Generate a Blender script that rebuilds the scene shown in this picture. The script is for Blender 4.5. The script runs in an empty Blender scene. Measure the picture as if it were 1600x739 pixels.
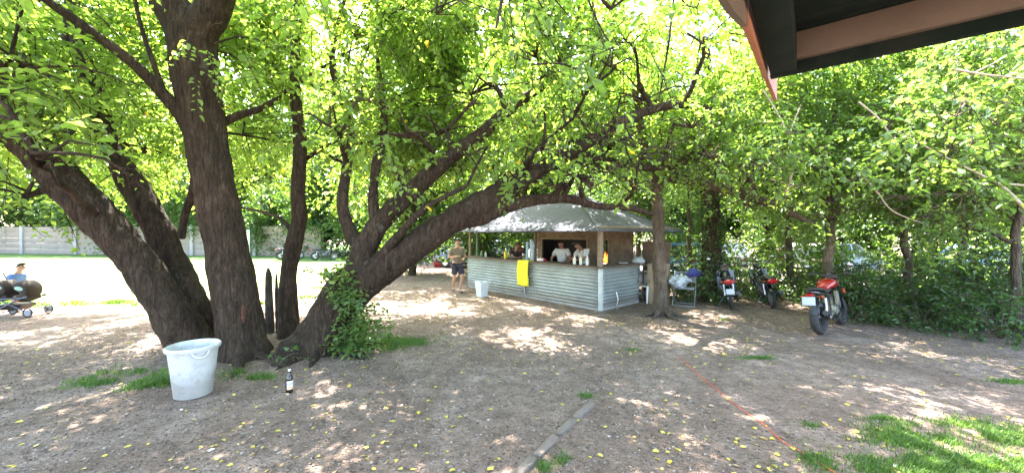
import bpy, bmesh, math, random
import numpy as np
from mathutils import Vector, Matrix, noise
random.seed(7)
RNG = np.random.default_rng(11)
R = math.radians
PI = math.pi
SC = bpy.context.scene

# ---------------------------------------------------------------- camera
CAM_Z = 1.88
F = 590.0           # focal length in photo pixels (photo 1600 wide)
cam_d = bpy.data.cameras.new('camera')
cam = bpy.data.objects.new('camera', cam_d)
SC.collection.objects.link(cam)
cam_d.sensor_width = 36.0
cam_d.lens = 36.0 * F / 1600
cam_d.clip_start = 0.05
cam_d.clip_end = 2000
cam.location = (0, 0, CAM_Z)
cam.rotation_euler = (R(90 - 0.43), 0, 0)
SC.camera = cam

# ---------------------------------------------------------------- light
SUN_EL, SUN_AZ = R(58), R(-28)      # azimuth from +Y towards +X
sdir = Vector((math.sin(SUN_AZ) * math.cos(SUN_EL), math.cos(SUN_AZ) * math.cos(SUN_EL), math.sin(SUN_EL)))
w = bpy.data.worlds.new('World'); SC.world = w; w.use_nodes = True
nt = w.node_tree
bg = nt.nodes['Background']
sky = nt.nodes.new('ShaderNodeTexSky'); sky.sky_type = 'NISHITA'; sky.sun_disc = False
sky.sun_elevation = SUN_EL; sky.sun_rotation = SUN_AZ
sky.air_density = 1.0; sky.dust_density = 3.0; sky.ozone_density = 1.0
nt.links.new(sky.outputs[0], bg.inputs[0]); bg.inputs[1].default_value = 0.15
sun_d = bpy.data.lights.new('sun', 'SUN'); sun_d.energy = 5.0; sun_d.angle = R(0.6); sun_d.color = (1, 0.95, 0.88)
sun = bpy.data.objects.new('sun', sun_d); SC.collection.objects.link(sun)
sun.rotation_euler = (-sdir).to_track_quat('-Z', 'Y').to_euler()
sun.location = (0, 0, 30)
vs = SC.view_settings
vs.view_transform = 'Standard'; vs.look = 'None'; vs.gamma = 1.0; vs.use_curve_mapping = False
vs.exposure = 3.85
cy = SC.cycles
cy.max_bounces = 7; cy.diffuse_bounces = 5; cy.glossy_bounces = 2; cy.transmission_bounces = 6; cy.transparent_max_bounces = 6
cy.sample_clamp_indirect = 6.0
cy.caustics_reflective = False; cy.caustics_refractive = False
try: cy.use_denoising = True
except Exception: pass

# ---------------------------------------------------------------- helpers
def P(px, py, Y):
    """point seen at photo pixel (px, py) at distance Y"""
    return Vector(((px - 800) / F * Y, Y, CAM_Z + (365 - py) / F * Y))
def G(px, py, z=0.0):
    Y = (CAM_Z - z) * F / (py - 365)
    return Vector(((px - 800) / F * Y, Y, z))

def tag(o, label=None, cat=None, group=None, kind=None):
    if label: o['label'] = label
    if cat: o['category'] = cat
    if group: o['group'] = group
    if kind: o['kind'] = kind
    return o
def thing(name, label, cat, loc=(0, 0, 0), rz=0.0, group=None):
    o = bpy.data.objects.new(name, None); SC.collection.objects.link(o)
    o.empty_display_size = 0.2
    o.location = loc; o.rotation_euler = (0, 0, rz)
    return tag(o, label, cat, group)
def link(name, me, parent=None, mats=()):
    o = bpy.data.objects.new(name, me); SC.collection.objects.link(o)
    for m in mats: me.materials.append(m)
    if parent: o.parent = parent
    return o
def copy_tree(o, parent=None):
    c = o.copy(); SC.collection.objects.link(c)
    if parent: c.parent = parent
    for ch in list(KIDS(o)): copy_tree(ch, c)
    return c
def KIDS(o): return [x for x in SC.collection.objects if x.parent == o]

def mesh_np(name, V, Fc, per, rnd=None, smooth=False):
    """V (n,3), Fc flat array of loops, all faces having `per` corners"""
    me = bpy.data.meshes.new(name)
    V = np.asarray(V, np.float32); Fc = np.asarray(Fc, np.int32).ravel()
    nf = len(Fc) // per
    me.vertices.add(len(V)); me.vertices.foreach_set('co', V.ravel())
    me.loops.add(len(Fc)); me.loops.foreach_set('vertex_index', Fc)
    me.polygons.add(nf); me.polygons.foreach_set('loop_start', np.arange(nf, dtype=np.int32) * per)
    if rnd is not None:
        a = me.attributes.new('rnd', 'FLOAT', 'FACE'); a.data.foreach_set('value', np.asarray(rnd, np.float32))
    me.update(calc_edges=True)
    if smooth: me.polygons.foreach_set('use_smooth', np.ones(nf, bool))
    return me

class MB:
    def __init__(s): s.bm = bmesh.new()
    def box(s, c, d, rz=0.0, bev=0.0, rot=None, taper=None):
        r = bmesh.ops.create_cube(s.bm, size=1.0)
        M = Matrix.Translation(Vector(c)) @ (rot if rot is not None else Matrix.Rotation(rz, 4, 'Z')) @ Matrix.Diagonal((d[0], d[1], d[2], 1))
        if taper:
            for v in r['verts']:
                if v.co.z < 0: v.co.x *= taper; v.co.y *= taper
        bmesh.ops.transform(s.bm, matrix=M, verts=r['verts'])
        if bev:
            es = list({e for v in r['verts'] for e in v.link_edges})
            bmesh.ops.bevel(s.bm, geom=es, offset=bev, segments=2, affect='EDGES', profile=0.5)
        return s
    def loft(s, rings, cap=True, closed=True):
        vr = [[s.bm.verts.new(p) for p in r] for r in rings]
        n = len(rings[0])
        for a, b in zip(vr[:-1], vr[1:]):
            for i in range(n if closed else n - 1):
                j = (i + 1) % n
                try: s.bm.faces.new((a[i], a[j], b[j], b[i]))
                except ValueError: pass
        if cap and closed:
            for r in (vr[0], vr[-1]):
                try: s.bm.faces.new(r)
                except ValueError: pass
        return s
    def tube(s, pts, rad, seg=8, cap=True):
        pts = [Vector(p) for p in pts]
        if not hasattr(rad, '__len__'): rad = [rad] * len(pts)
        up = None; rings = []
        for i, p in enumerate(pts):
            t = (pts[min(i + 1, len(pts) - 1)] - pts[max(i - 1, 0)]).normalized()
            if up is None:
                up = Vector((0, 0, 1)) if abs(t.z) < 0.9 else Vector((1, 0, 0))
            a = t.cross(up).normalized(); b = a.cross(t).normalized(); up = b
            rings.append([p + (a * math.cos(k * 2 * PI / seg) + b * math.sin(k * 2 * PI / seg)) * rad[i] for k in range(seg)])
        return s.loft(rings, cap)
    def lathe(s, prof, seg=20, c=(0, 0, 0), M=None, cap=True):
        M = M or Matrix.Identity(4); c = Vector(c)
        rings = [[M @ Vector((r * math.cos(k * 2 * PI / seg), r * math.sin(k * 2 * PI / seg), z)) + c for k in range(seg)] for r, z in prof]
        return s.loft(rings, cap)
    def ell(s, c, r, seg=14, M=None):
        r0 = bmesh.ops.create_uvsphere(s.bm, u_segments=seg, v_segments=max(6, seg * 2 // 3), radius=1.0)
        T = Matrix.Translation(Vector(c)) @ (M or Matrix.Identity(4)) @ Matrix.Diagonal((r[0], r[1], r[2], 1))
        bmesh.ops.transform(s.bm, matrix=T, verts=r0['verts']); return s
    def torus(s, c, R0, r0, axis='Y', seg=28, seg2=8, flat=1.0):
        rings = []
        for i in range(seg):
            a = i * 2 * PI / seg
            ring = []
            for k in range(seg2):
                b = k * 2 * PI / seg2
                rr = R0 + r0 * math.cos(b); h = r0 * flat * math.sin(b)
                q = Vector((rr * math.cos(a), h, rr * math.sin(a)))
                ring.append(q + Vector(c))
            rings.append(ring)
        rings.append(None)
        vr = [[s.bm.verts.new(p) for p in r] for r in rings[:-1]]
        for i in range(seg):
            A, B = vr[i], vr[(i + 1) % seg]
            for k in range(seg2):
                j = (k + 1) % seg2
                s.bm.faces.new((A[k], A[j], B[j], B[k]))
        return s
    def prism(s, poly, h0, h1, plane='XZ'):
        """polygon in XZ, extruded along Y from h0 to h1 (or XY along Z)"""
        f = (lambda a, b, h: Vector((a, h, b))) if plane == 'XZ' else (lambda a, b, h: Vector((a, b, h)))
        return s.loft([[f(a, b, h0) for a, b in poly], [f(a, b, h1) for a, b in poly]])
    def build(s, name, m, parent=None, smooth=True, ang=40):
        bmesh.ops.recalc_face_normals(s.bm, faces=s.bm.faces[:])
        me = bpy.data.meshes.new(name)
        if smooth:
            for f in s.bm.faces: f.smooth = True
            for e in s.bm.edges:
                if len(e.link_faces) == 2 and e.calc_face_angle(0) > R(ang): e.smooth = False
        s.bm.to_mesh(me); s.bm.free()
        return link(name, me, parent, [m])

# ---------------------------------------------------------------- materials
def N(nt, t, **kw):
    n = nt.nodes.new(t)
    for k, v in kw.items():
        try: setattr(n, k, v)
        except Exception: pass
    return n
def mix_rgb(nt, fac, a, b, mode='MIX'):
    m = nt.nodes.new('ShaderNodeMix'); m.data_type = 'RGBA'; m.blend_type = mode
    for i, v in ((0, fac), (6, a), (7, b)):
        if hasattr(v, 'links'): nt.links.new(v, m.inputs[i])
        elif i == 0: m.inputs[i].default_value = v
        else: m.inputs[i].default_value = (*v, 1)
    return m.outputs[2]
def ramp(nt, fac, stops):
    r = nt.nodes.new('ShaderNodeValToRGB')
    el = r.color_ramp.elements
    while len(el) < len(stops): el.new(0.5)
    for e, (p, c) in zip(el, stops):
        e.position = p; e.color = (*c, 1) if len(c) == 3 else c
    nt.links.new(fac, r.inputs[0]); return r.outputs[0]
def ntex(nt, scale, detail=6, rough=0.6, vec=None, dist=0.0):
    n = nt.nodes.new('ShaderNodeTexNoise'); n.inputs['Scale'].default_value = scale
    n.inputs['Detail'].default_value = detail; n.inputs['Roughness'].default_value = rough; n.inputs['Distortion'].default_value = dist
    if vec is not None: nt.links.new(vec, n.inputs['Vector'])
    return n.outputs['Fac']
def objco(nt, scale=(1, 1, 1)):
    tc = nt.nodes.new('ShaderNodeTexCoord'); mp = nt.nodes.new('ShaderNodeMapping')
    mp.inputs['Scale'].default_value = scale
    nt.links.new(tc.outputs['Object'], mp.inputs[0]); return mp.outputs[0]
def base_mat(name):
    m = bpy.data.materials.new(name); m.use_nodes = True
    return m, m.node_tree, m.node_tree.nodes['Principled BSDF']
def bump(nt, b, h, strength=0.5, dist=0.02):
    bn = nt.nodes.new('ShaderNodeBump'); bn.inputs['Strength'].default_value = strength; bn.inputs['Distance'].default_value = dist
    nt.links.new(h, bn.inputs['Height']); nt.links.new(bn.outputs[0], b.inputs['Normal'])
def mat(name, col, rough=0.6, metal=0.0, var=0.15, scale=6.0, bmp=0.0, dirt=None, dirt_scale=3.0, spec=0.5, coat=0.0):
    m, nt, b = base_mat(name)
    co = objco(nt)
    n = ntex(nt, scale, 5, 0.6, co)
    c = ramp(nt, n, [(0.3, tuple(x * (1 - var) for x in col)), (0.7, tuple(min(1, x * (1 + var)) for x in col))])
    if dirt:
        d = ntex(nt, dirt_scale, 7, 0.7, co)
        f = ramp(nt, d, [(0.48, (0, 0, 0)), (0.68, (0.8, 0.8, 0.8))])
        c = mix_rgb(nt, f, c, dirt)
    nt.links.new(c, b.inputs['Base Color'])
    b.inputs['Roughness'].default_value = rough; b.inputs['Metallic'].default_value = metal
    b.inputs['Specular IOR Level'].default_value = spec; b.inputs['Coat Weight'].default_value = coat
    if bmp: bump(nt, b, ntex(nt, scale * 8, 4, 0.7, co), bmp, 0.01)
    return m
def glass_dark(name, col=(0.03, 0.04, 0.05)):
    m, nt, b = base_mat(name)
    b.inputs['Base Color'].default_value = (*col, 1); b.inputs['Roughness'].default_value = 0.05
    b.inputs['Specular IOR Level'].default_value = 0.9; b.inputs['Coat Weight'].default_value = 0.6
    return m
def leaf_mat(name, stops, trans=0.45, rough=0.45, spec=0.4, tgain=(1.5, 1.6, 0.5)):
    m, nt, b = base_mat(name)
    at = nt.nodes.new('ShaderNodeAttribute'); at.attribute_name = 'rnd'
    c = ramp(nt, at.outputs['Fac'], stops)
    nt.links.new(c, b.inputs['Base Color']); b.inputs['Roughness'].default_value = rough
    b.inputs['Specular IOR Level'].default_value = spec
    tr = nt.nodes.new('ShaderNodeBsdfTranslucent')
    tc = mix_rgb(nt, 1.0, c, tgain, 'MULTIPLY'); nt.links.new(tc, tr.inputs[0])
    mx = nt.nodes.new('ShaderNodeMixShader'); mx.inputs[0].default_value = trans
    nt.links.new(b.outputs[0], mx.inputs[1]); nt.links.new(tr.outputs[0], mx.inputs[2])
    nt.links.new(mx.outputs[0], nt.nodes['Material Output'].inputs[0])
    return m
L_STOPS = [(0.0, (0.075, 0.13, 0.035)), (0.45, (0.12, 0.2, 0.055)), (0.85, (0.185, 0.28, 0.08)), (0.965, (0.23, 0.31, 0.08)), (0.985, (0.5, 0.4, 0.05))]
M_LEAF = leaf_mat('leaf_canopy', L_STOPS, 0.58, 0.5, 0.6, tgain=(2.35, 2.2, .9))
M_LEAF2 = leaf_mat('leaf_thicket', [(0.0, (0.055, 0.105, 0.03)), (0.5, (0.1, 0.17, 0.05)), (0.9, (0.15, 0.24, 0.07)), (1.0, (0.22, 0.28, 0.07))], 0.52, 0.45, 0.65, tgain=(2.2, 2.15, .85))
M_LEAF_BG = leaf_mat('leaf_wood', [(0.0, (0.035, 0.07, 0.018)), (0.5, (0.06, 0.115, 0.028)), (1.0, (0.1, 0.17, 0.04))], 0.4, tgain=(1.7, 1.7, 0.6))
M_IVY = leaf_mat('leaf_ivy', [(0.0, (0.03, 0.07, 0.02)), (0.6, (0.065, 0.125, 0.038)), (1.0, (0.11, 0.19, 0.06))], 0.4, 0.35, 0.5)
M_GRASS = leaf_mat('grass_blade', [(0.0, (0.05, 0.1, 0.02)), (0.6, (0.09, 0.17, 0.035)), (1.0, (0.17, 0.24, 0.06))], 0.35)
M_FALL = leaf_mat('fallen_leaf', [(0.0, (0.46, 0.36, 0.05)), (0.6, (0.5, 0.42, 0.09)), (0.72, (0.35, 0.24, 0.1)), (0.8, (0.22, 0.13, 0.07)), (1.0, (0.45, 0.36, 0.2))], 0.15)

def bark_mat(name, c1, c2, c3, scale=1.0, bstr=0.9):
    m, nt, b = base_mat(name)
    co = objco(nt, (11 * scale, 11 * scale, 2.6 * scale))
    n1 = ntex(nt, 1.6, 8, 0.72, co, 0.6)
    n2 = ntex(nt, 1.1 * scale, 5, 0.6, objco(nt))
    c = ramp(nt, n1, [(0.3, c1), (0.5, c2), (0.72, c3)])
    lich = ramp(nt, n2, [(0.55, (0, 0, 0)), (0.72, (0.55, 0.55, 0.55))])
    c = mix_rgb(nt, lich, c, tuple(x * 1.5 for x in c3))
    nt.links.new(c, b.inputs['Base Color']); b.inputs['Roughness'].default_value = 0.92
    b.inputs['Specular IOR Level'].default_value = 0.2
    n3 = ntex(nt, 4.5, 6, 0.75, co)
    vn_ = nt.nodes.new('ShaderNodeTexNoise'); vn_.inputs['Scale'].default_value = 9; vn_.inputs['Detail'].default_value = 5; nt.links.new(objco(nt), vn_.inputs['Vector'])
    vn_ = vn_; vo = nt.nodes.new('ShaderNodeTexVoronoi'); vo.feature = 'DISTANCE_TO_EDGE'; vo.inputs['Scale'].default_value = 1.25; nt.links.new(mix_rgb(nt, .9, objco(nt, (15 * scale, 15 * scale, 2.8 * scale)), vn_.outputs['Color'], 'ADD'), vo.inputs['Vector'])
    cr_ = ramp(nt, vo.outputs['Distance'], [(0.0, (0, 0, 0)), (0.16, (1, 1, 1))])
    n3b = nt.nodes.new('ShaderNodeMath'); n3b.operation = 'MULTIPLY'; nt.links.new(n3, n3b.inputs[0]); nt.links.new(cr_, n3b.inputs[1]); n3 = n3b.outputs[0]
    c = mix_rgb(nt, ramp(nt, vo.outputs['Distance'], [(0.0, (.4, .4, .4)), (0.12, (0, 0, 0))]), c, tuple(x * .6 for x in c1)); nt.links.new(c, b.inputs['Base Color'])
    n5 = ramp(nt, ntex(nt, 2.3, 6, .65, objco(nt)), [(.62, (0, 0, 0)), (.7, (.5, .5, .5))]); c = mix_rgb(nt, n5, c, (.13, .135, .1)); nt.links.new(c, b.inputs['Base Color'])
    ad = nt.nodes.new('ShaderNodeMath'); ad.operation = 'ADD'
    nt.links.new(n1, ad.inputs[0]); nt.links.new(n3, ad.inputs[1])
    bump(nt, b, ad.outputs[0], bstr, 0.03)
    return m
M_BARK = bark_mat('bark_dark', (0.013, 0.009, 0.006), (0.043, 0.029, 0.0185), (0.1, 0.07, 0.045))
M_BARK2 = bark_mat('bark_brown', (0.04, 0.03, 0.02), (0.1, 0.077, 0.055), (0.19, 0.15, 0.105))
M_BARK3 = bark_mat('bark_far', (0.03, 0.025, 0.018), (0.07, 0.055, 0.04), (0.12, 0.1, 0.075))
M_TWIG = mat('dry_twig', (0.33, 0.27, 0.19), 0.9, var=0.3)
M_STUB = bark_mat('dead_wood', (0.035, 0.028, 0.022), (0.08, 0.065, 0.05), (0.14, 0.12, 0.095))
M_WOUND = mat('rotten_wood', (0.07, 0.024, 0.012), 0.95, var=0.6, scale=20, bmp=0.5)

# ---------------------------------------------------------------- trees
def catmull(pts, rad, step):
    pts = [Vector(p) for p in pts]; out = []; ro = []
    n = len(pts)
    for i in range(n - 1):
        p0 = pts[max(i - 1, 0)]; p1 = pts[i]; p2 = pts[i + 1]; p3 = pts[min(i + 2, n - 1)]
        L = (p2 - p1).length; k = max(1, int(L / step))
        for j in range(k):
            t = j / k
            q = 0.5 * ((2 * p1) + (p2 - p0) * t + (2 * p0 - 5 * p1 + 4 * p2 - p3) * t * t + (3 * p1 - p0 - 3 * p2 + p3) * t ** 3)
            out.append(q); ro.append(rad[i] + (rad[i + 1] - rad[i]) * t)
    out.append(pts[-1]); ro.append(rad[-1])
    return out, ro
class Wood:
    """limbs of one tree collected as quads in one mesh"""
    def __init__(s): s.V = []; s.Q = []; s.paths = []
    def limb(s, pts, rad, seg=10, step=0.12, rough=0.0, flare=0.0, keep=True, wig=0.0):
        if wig:
            pts = [Vector(p) for p in pts]
        P_, R_ = catmull(pts, rad, step)
        if wig:
            P_ = [p + noise.noise_vector(p * 1.7 + Vector((9, 3, 1))) * wig * min(1, i / 6) for i, p in enumerate(P_)]
        if keep: s.paths.append((P_, R_))
        up = None; base = len(s.V); n = len(P_)
        ph = random.random() * 6
        for i, p in enumerate(P_):
            t = (P_[min(i + 1, n - 1)] - P_[max(i - 1, 0)])
            t = t.normalized() if t.length > 1e-6 else Vector((0, 0, 1))
            if up is None: up = Vector((0, 1, 0)) if abs(t.y) < 0.8 else Vector((1, 0, 0))
            a = t.cross(up).normalized(); b = a.cross(t).normalized(); up = b
            for k in range(seg):
                th = k * 2 * PI / seg
                d = a * math.cos(th) + b * math.sin(th)
                r = R_[i]
                if rough:
                    q = p + d * r
                    r += rough * (noise.noise(Vector((q.x * 9, q.y * 9, q.z * 2.2))) + 0.5 * noise.noise(Vector((q.x * 24, q.y * 24, q.z * 7)))) + 0.12 * r * noise.noise(q * 1.6)
                if flare:
                    h = max(0, p.z)
                    r += flare * math.exp(-h / 0.16) * (0.55 + 0.75 * max(0, math.sin(th * 3 + ph)) + 0.3 * math.sin(th * 5 + 2 * ph))
                s.V.append(p + d * r)
        for i in range(n - 1):
            for k in range(seg):
                j = (k + 1) % seg
                s.Q += [base + i * seg + k, base + i * seg + j, base + (i + 1) * seg + j, base + (i + 1) * seg + k]
        return s
    def nearest(s, c, rmin=0.02):
        best = None
        for P_, R_ in s.paths:
            for i, (p, r) in enumerate(zip(P_, R_)):
                if p.z < 1.6 or r < rmin: continue
                d = (p - c).length + max(0, p.z - c.z + 0.3) * 0.7
                if best is None or d < best[0]: best = (d, p, r)
        return best[1], best[2]
    def reach(s, c, r3, nsub=6, rr=0.055, seg=6):
        """a limb from the wood to the middle of a leaf mass and branches inside it"""
        p, r = s.nearest(c)
        mid = (p + c) / 2 + Vector((0, 0, 0.25)) + Vector([random.uniform(-.25, .25) for _ in range(3)])
        r0 = min(rr, r * 0.8)
        s.limb([p, mid, c], [r0, r0 * 0.75, r0 * 0.45], seg, 0.15, wig=0.15)
        for _ in range(nsub):
            d = Vector([random.gauss(0, 1) for _ in range(3)]).normalized()
            e = c + Vector((d.x * r3[0], d.y * r3[1], d.z * r3[2])) * 0.85
            st = p.lerp(c, random.uniform(0.5, 1)) if random.random() < 0.4 else c
            s.limb([st if st == c else mid.lerp(c, random.random()), c.lerp(e, 0.5) + Vector((0, 0, 0.12)), e], [r0 * 0.4, r0 * 0.25, 0.006], 5, 0.2, keep=False, wig=0.12)
    def build(s, name, m, parent):
        me = mesh_np(name, [tuple(v) for v in s.V], s.Q, 4, smooth=True)
        return link(name, me, parent, [m])

def nz(p, f):
    """cheap smooth pseudo noise, vectorised"""
    x, y, z = p[:, 0] * f, p[:, 1] * f, p[:, 2] * f
    return (np.sin(x * 1.3 + 1.7 * np.sin(y * 0.9 + 1)) + np.sin(y * 1.7 + 1.3 * np.sin(z * 1.1 + 2)) + np.sin(z * 1.5 + 1.5 * np.sin(x * 1.2 + 4))) / 3
def unit(a): return a / np.maximum(np.linalg.norm(a, axis=1, keepdims=True), 1e-9)
def leaves(base, axis, nrm, size, wid=0.62, fold=0.16):
    """ovate leaves: base point, direction, normal, length -> V, quads"""
    n = len(base)
    axis = unit(axis); side = unit(np.cross(axis, nrm)); up = np.cross(side, axis)
    s = size[:, None]; w_ = s * wid * 0.5
    up = up * s * fold
    v = np.stack([base,
                  base + axis * s * 0.3 + side * w_ + up, base + axis * s * 0.72 + side * w_ * 0.72 + up * 0.8,
                  base + axis * s - up * 0.9,
                  base + axis * s * 0.72 - side * w_ * 0.72 + up * 0.8, base + axis * s * 0.3 - side * w_ + up], 1).reshape(-1, 3)
    i = (np.arange(n) * 6)[:, None]
    q = np.concatenate([i + np.array([[0, 1, 2, 3]]), i + np.array([[0, 3, 4, 5]])], 1).reshape(-1)
    return v, q
class Crown:
    def __init__(s): s.V = []; s.Q = []; s.rn = []; s.n = 0; s.TV = []; s.TQ = []; s.tn = 0
    def add(s, v, q, rn):
        s.V.append(v); s.Q.append(q + s.n); s.rn.append(rn); s.n += len(v)
    def blob(s, c, r, lad=0.95, size=0.1, clump=0.02, leafn=12, L=0.5, droop=0.25, twig=True, shell=0.0, f=1.5, seed=None):
        if c[2] > 5.4: clump += .22; lad *= .8
        c = np.array(c); r = np.array(r)
        vol = 4.19 * r.prod()
        ns = max(3, int(vol * lad / (leafn * size * size * 0.45)))
        p = RNG.normal(size=(ns * 3, 3)); p = unit(p) * (RNG.random((ns * 3, 1)) ** (1 / 3.) * (1 - shell) + shell)
        p = p * r + c
        ok = (nz(p, f) + 0.5 * nz(p + 7, f * 2.3)) > clump
        p = p[ok][:ns]
        p = p[p[:, 2] > 0.1]
        out = (p - c) / r
        ax = unit(out * np.array([1, 1, 0.5]) + RNG.normal(size=p.shape) * 0.7 + np.array([0, 0, -droop]))
        s.sprays(p, ax, size, leafn, L, twig)
    def sprays(s, p, ax, size, leafn, L, twig=True, tw=0.0035):
        n = len(p)
        if n == 0: return
        t = (np.arange(leafn) + 0.5) / leafn
        Ls = L * (0.6 + 0.8 * RNG.random((n, 1)))
        base = p[:, None, :] + ax[:, None, :] * (t[None, :, None] * Ls[:, None, :])
        base[:, :, 2] -= (t ** 2)[None, :] * Ls * 0.35
        sd = unit(np.cross(ax, np.array([0, 0, 1.0]) + RNG.normal(size=ax.shape) * 0.15))
        sg = np.where(np.arange(leafn) % 2 == 0, 1.0, -1.0)
        la = ax[:, None, :] * 0.55 + sd[:, None, :] * sg[None, :, None] * 0.9 + RNG.normal(size=(n, leafn, 3)) * 0.35
        la[:, :, 2] -= 0.3
        nr = np.array([0, 0, 1.0]) + RNG.normal(size=(n, leafn, 3)) * 0.45
        sz = size * (0.42 + 0.95 * RNG.random((n, leafn))) * (0.75 + .5 * RNG.random((n, 1)))
        base = base + unit(la.reshape(-1, 3)).reshape(la.shape) * 0.02
        v, q = leaves(base.reshape(-1, 3), la.reshape(-1, 3), nr.reshape(-1, 3), sz.ravel())
        rn = np.clip(np.repeat(RNG.random(n) * 0.5 + 0.12 + 0.18 * nz(p, 0.9), leafn) + RNG.random(n * leafn) * 0.35, 0, 0.96)
        rn = np.where(RNG.random(n * leafn) < 0.006, 1.0, rn)
        s.add(v, q, np.repeat(rn, 2))
        if twig:
            a = sd * tw; b = np.cross(ax, sd) * tw
            e = p + ax * Ls * 0.95; e[:, 2] -= Ls[:, 0] * 0.3
            m = p + ax * Ls * 0.5; m[:, 2] -= Ls[:, 0] * 0.08
            ring = lambda o, k: np.stack([o + a * k, o - a * k * 0.5 + b * k, o - a * k * 0.5 - b * k], 1)
            vv = np.concatenate([ring(p, 1.6), ring(m, 1.2), ring(e, 0.7)], 1).reshape(-1, 3)
            i = (np.arange(n) * 9)[:, None]
            qq = np.concatenate([i + np.array([[l + k, l + (k + 1) % 3, l + 3 + (k + 1) % 3, l + 3 + k]]) for l in (0, 3) for k in range(3)], 1).reshape(-1)
            s.TV.append(vv); s.TQ.append(qq + s.tn); s.tn += len(vv)
    def build(s, name, m, mt, parent=None):
        V = np.concatenate(s.V + s.TV); off = s.n
        Q = np.concatenate(s.Q + [q + off for q in s.TQ])
        rn = np.concatenate(s.rn); k = sum(len(q) for q in s.TQ) // 4
        me = mesh_np(name, V, Q, 4, np.concatenate([rn, np.zeros(k)]))
        o = link(name, me, parent, [m, mt])
        if k:
            mi = np.zeros(len(rn) + k, np.int32); mi[len(rn):] = 1
            me.polygons.foreach_set('material_index', mi)
        return o
# ================================================================ ground
def tri_noise_mask(nt, scale, lo, hi, vec, detail=5):
    n = ntex(nt, scale, detail, 0.6, vec)
    return ramp(nt, n, [(lo, (0, 0, 0)), (hi, (1, 1, 1))])
def ground_mat():
    m, nt, b = base_mat('trodden_earth')
    co = objco(nt)
    big = ntex(nt, 0.75, 7, 0.62, objco(nt, (1, .6, 1)), 1.2)
    c = ramp(nt, big, [(0.34, (0.23, 0.16, 0.118)), (0.5, (0.345, 0.25, 0.19)), (0.64, (0.46, 0.35, 0.28))])
    mid = ntex(nt, 5.0, 8, 0.72, co)
    c = mix_rgb(nt, ramp(nt, mid, [(0.38, (0.75, 0.75, 0.75)), (0.6, (0, 0, 0))]), c, (0.15, 0.106, 0.077))
    gr = ntex(nt, 55.0, 5, 0.8, co)
    c = mix_rgb(nt, ramp(nt, gr, [(0.55, (0, 0, 0)), (0.66, (0.7, 0.7, 0.7))]), c, (0.36, 0.31, 0.26))
    c = mix_rgb(nt, ramp(nt, gr, [(0.36, (0.75, 0.75, 0.75)), (0.45, (0, 0, 0))]), c, (0.07, 0.05, 0.036))
    vo = nt.nodes.new('ShaderNodeTexVoronoi'); vo.inputs['Scale'].default_value = 38; nt.links.new(co, vo.inputs['Vector'])
    fl = ntex(nt, 17.0, 6, .75, objco(nt, (1, 1.6, 1)), .8)
    c = mix_rgb(nt, ramp(nt, fl, [(0.53, (0, 0, 0)), (0.62, (0.7, 0.7, 0.7))]), c, (0.075, 0.055, 0.042))
    c = mix_rgb(nt, ramp(nt, fl, [(0.36, (0.6, 0.6, 0.6)), (0.43, (0, 0, 0))]), c, (0.37, 0.31, 0.255))
    hs = nt.nodes.new('ShaderNodeMath'); hs.operation = 'ADD'
    nt.links.new(mid, hs.inputs[0]); nt.links.new(gr, hs.inputs[1])
    h2 = nt.nodes.new('ShaderNodeMath'); h2.operation = 'MULTIPLY_ADD'
    nt.links.new(vo.outputs['Distance'], h2.inputs[0]); h2.inputs[1].default_value = -0.6; nt.links.new(hs.outputs[0], h2.inputs[2])
    nt.links.new(c, b.inputs['Base Color']); b.inputs['Roughness'].default_value = 0.95; b.inputs['Specular IOR Level'].default_value = 0.15
    bump(nt, b, h2.outputs[0], 1.0, 0.045)
    return m
M_EARTH = ground_mat()
def lawn_mat(name, c1, c2, c3, s=2.0):
    m, nt, b = base_mat(name)
    co = objco(nt)
    c = ramp(nt, ntex(nt, s, 8, 0.7, co), [(0.3, c1), (0.5, c2), (0.7, c3)])
    nt.links.new(c, b.inputs['Base Color']); b.inputs['Roughness'].default_value = 0.95; b.inputs['Specular IOR Level'].default_value = 0.1
    bump(nt, b, ntex(nt, 40, 4, 0.8, co), 0.7, 0.03)
    return m
M_FIELD = lawn_mat('mown_grass', (0.17, 0.24, 0.07), (0.23, 0.3, 0.1), (0.3, 0.35, 0.14), 0.9)
M_VERGE = lawn_mat('green_turf', (0.05, 0.095, 0.025), (0.08, 0.14, 0.035), (0.13, 0.18, 0.06), 1.5)
M_ROAD = lawn_mat('pale_gravel', (0.26, 0.23, 0.2), (0.33, 0.3, 0.265), (0.38, 0.35, 0.31), 1.5)

def sheet(name, poly, z, m, cell=None):
    bm = bmesh.new()
    vs_ = [bm.verts.new((x, y, z)) for x, y in poly]
    bm.faces.new(vs_)
    bmesh.ops.triangulate(bm, faces=bm.faces[:])
    me = bpy.data.meshes.new(name); bm.to_mesh(me); bm.free()
    return tag(link(name, me, None, [m]), kind='structure')
def ragged(pts, amp=0.25, step=0.5, f=1.3):
    out = []
    n = len(pts)
    for i in range(n):
        a = Vector(pts[i]).to_3d(); b = Vector(pts[(i + 1) % n]).to_3d()
        k = max(1, int((b - a).length / step)); 
        for j in range(k):
            q = a.lerp(b, j / k)
            d = noise.noise_vector(Vector((q.x * f, q.y * f, 3.3))) * amp
            out.append((q.x + d.x, q.y + d.y))
    return out
S = 400
sheet('ground', [(-S, -S), (S, -S), (S, S), (-S, S)], 0.0, M_EARTH)
sheet('field', ragged([(-34, 34), (-34, 9.8), (-11, 9.9), (-9.2, 10.8), (-8.4, 12.8), (-7.6, 15.5), (-8.3, 19), (-9.8, 24), (-10.5, 34)], 0.35), 0.004, M_FIELD)
sheet('grass_verge', ragged([(-60, 60), (-60, 26.5), (-30, 26.0), (-16, 25.3), (-11, 25.0), (-7.5, 23.5), (-4, 28), (-3, 60)], 0.6), 0.008, M_VERGE)
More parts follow.
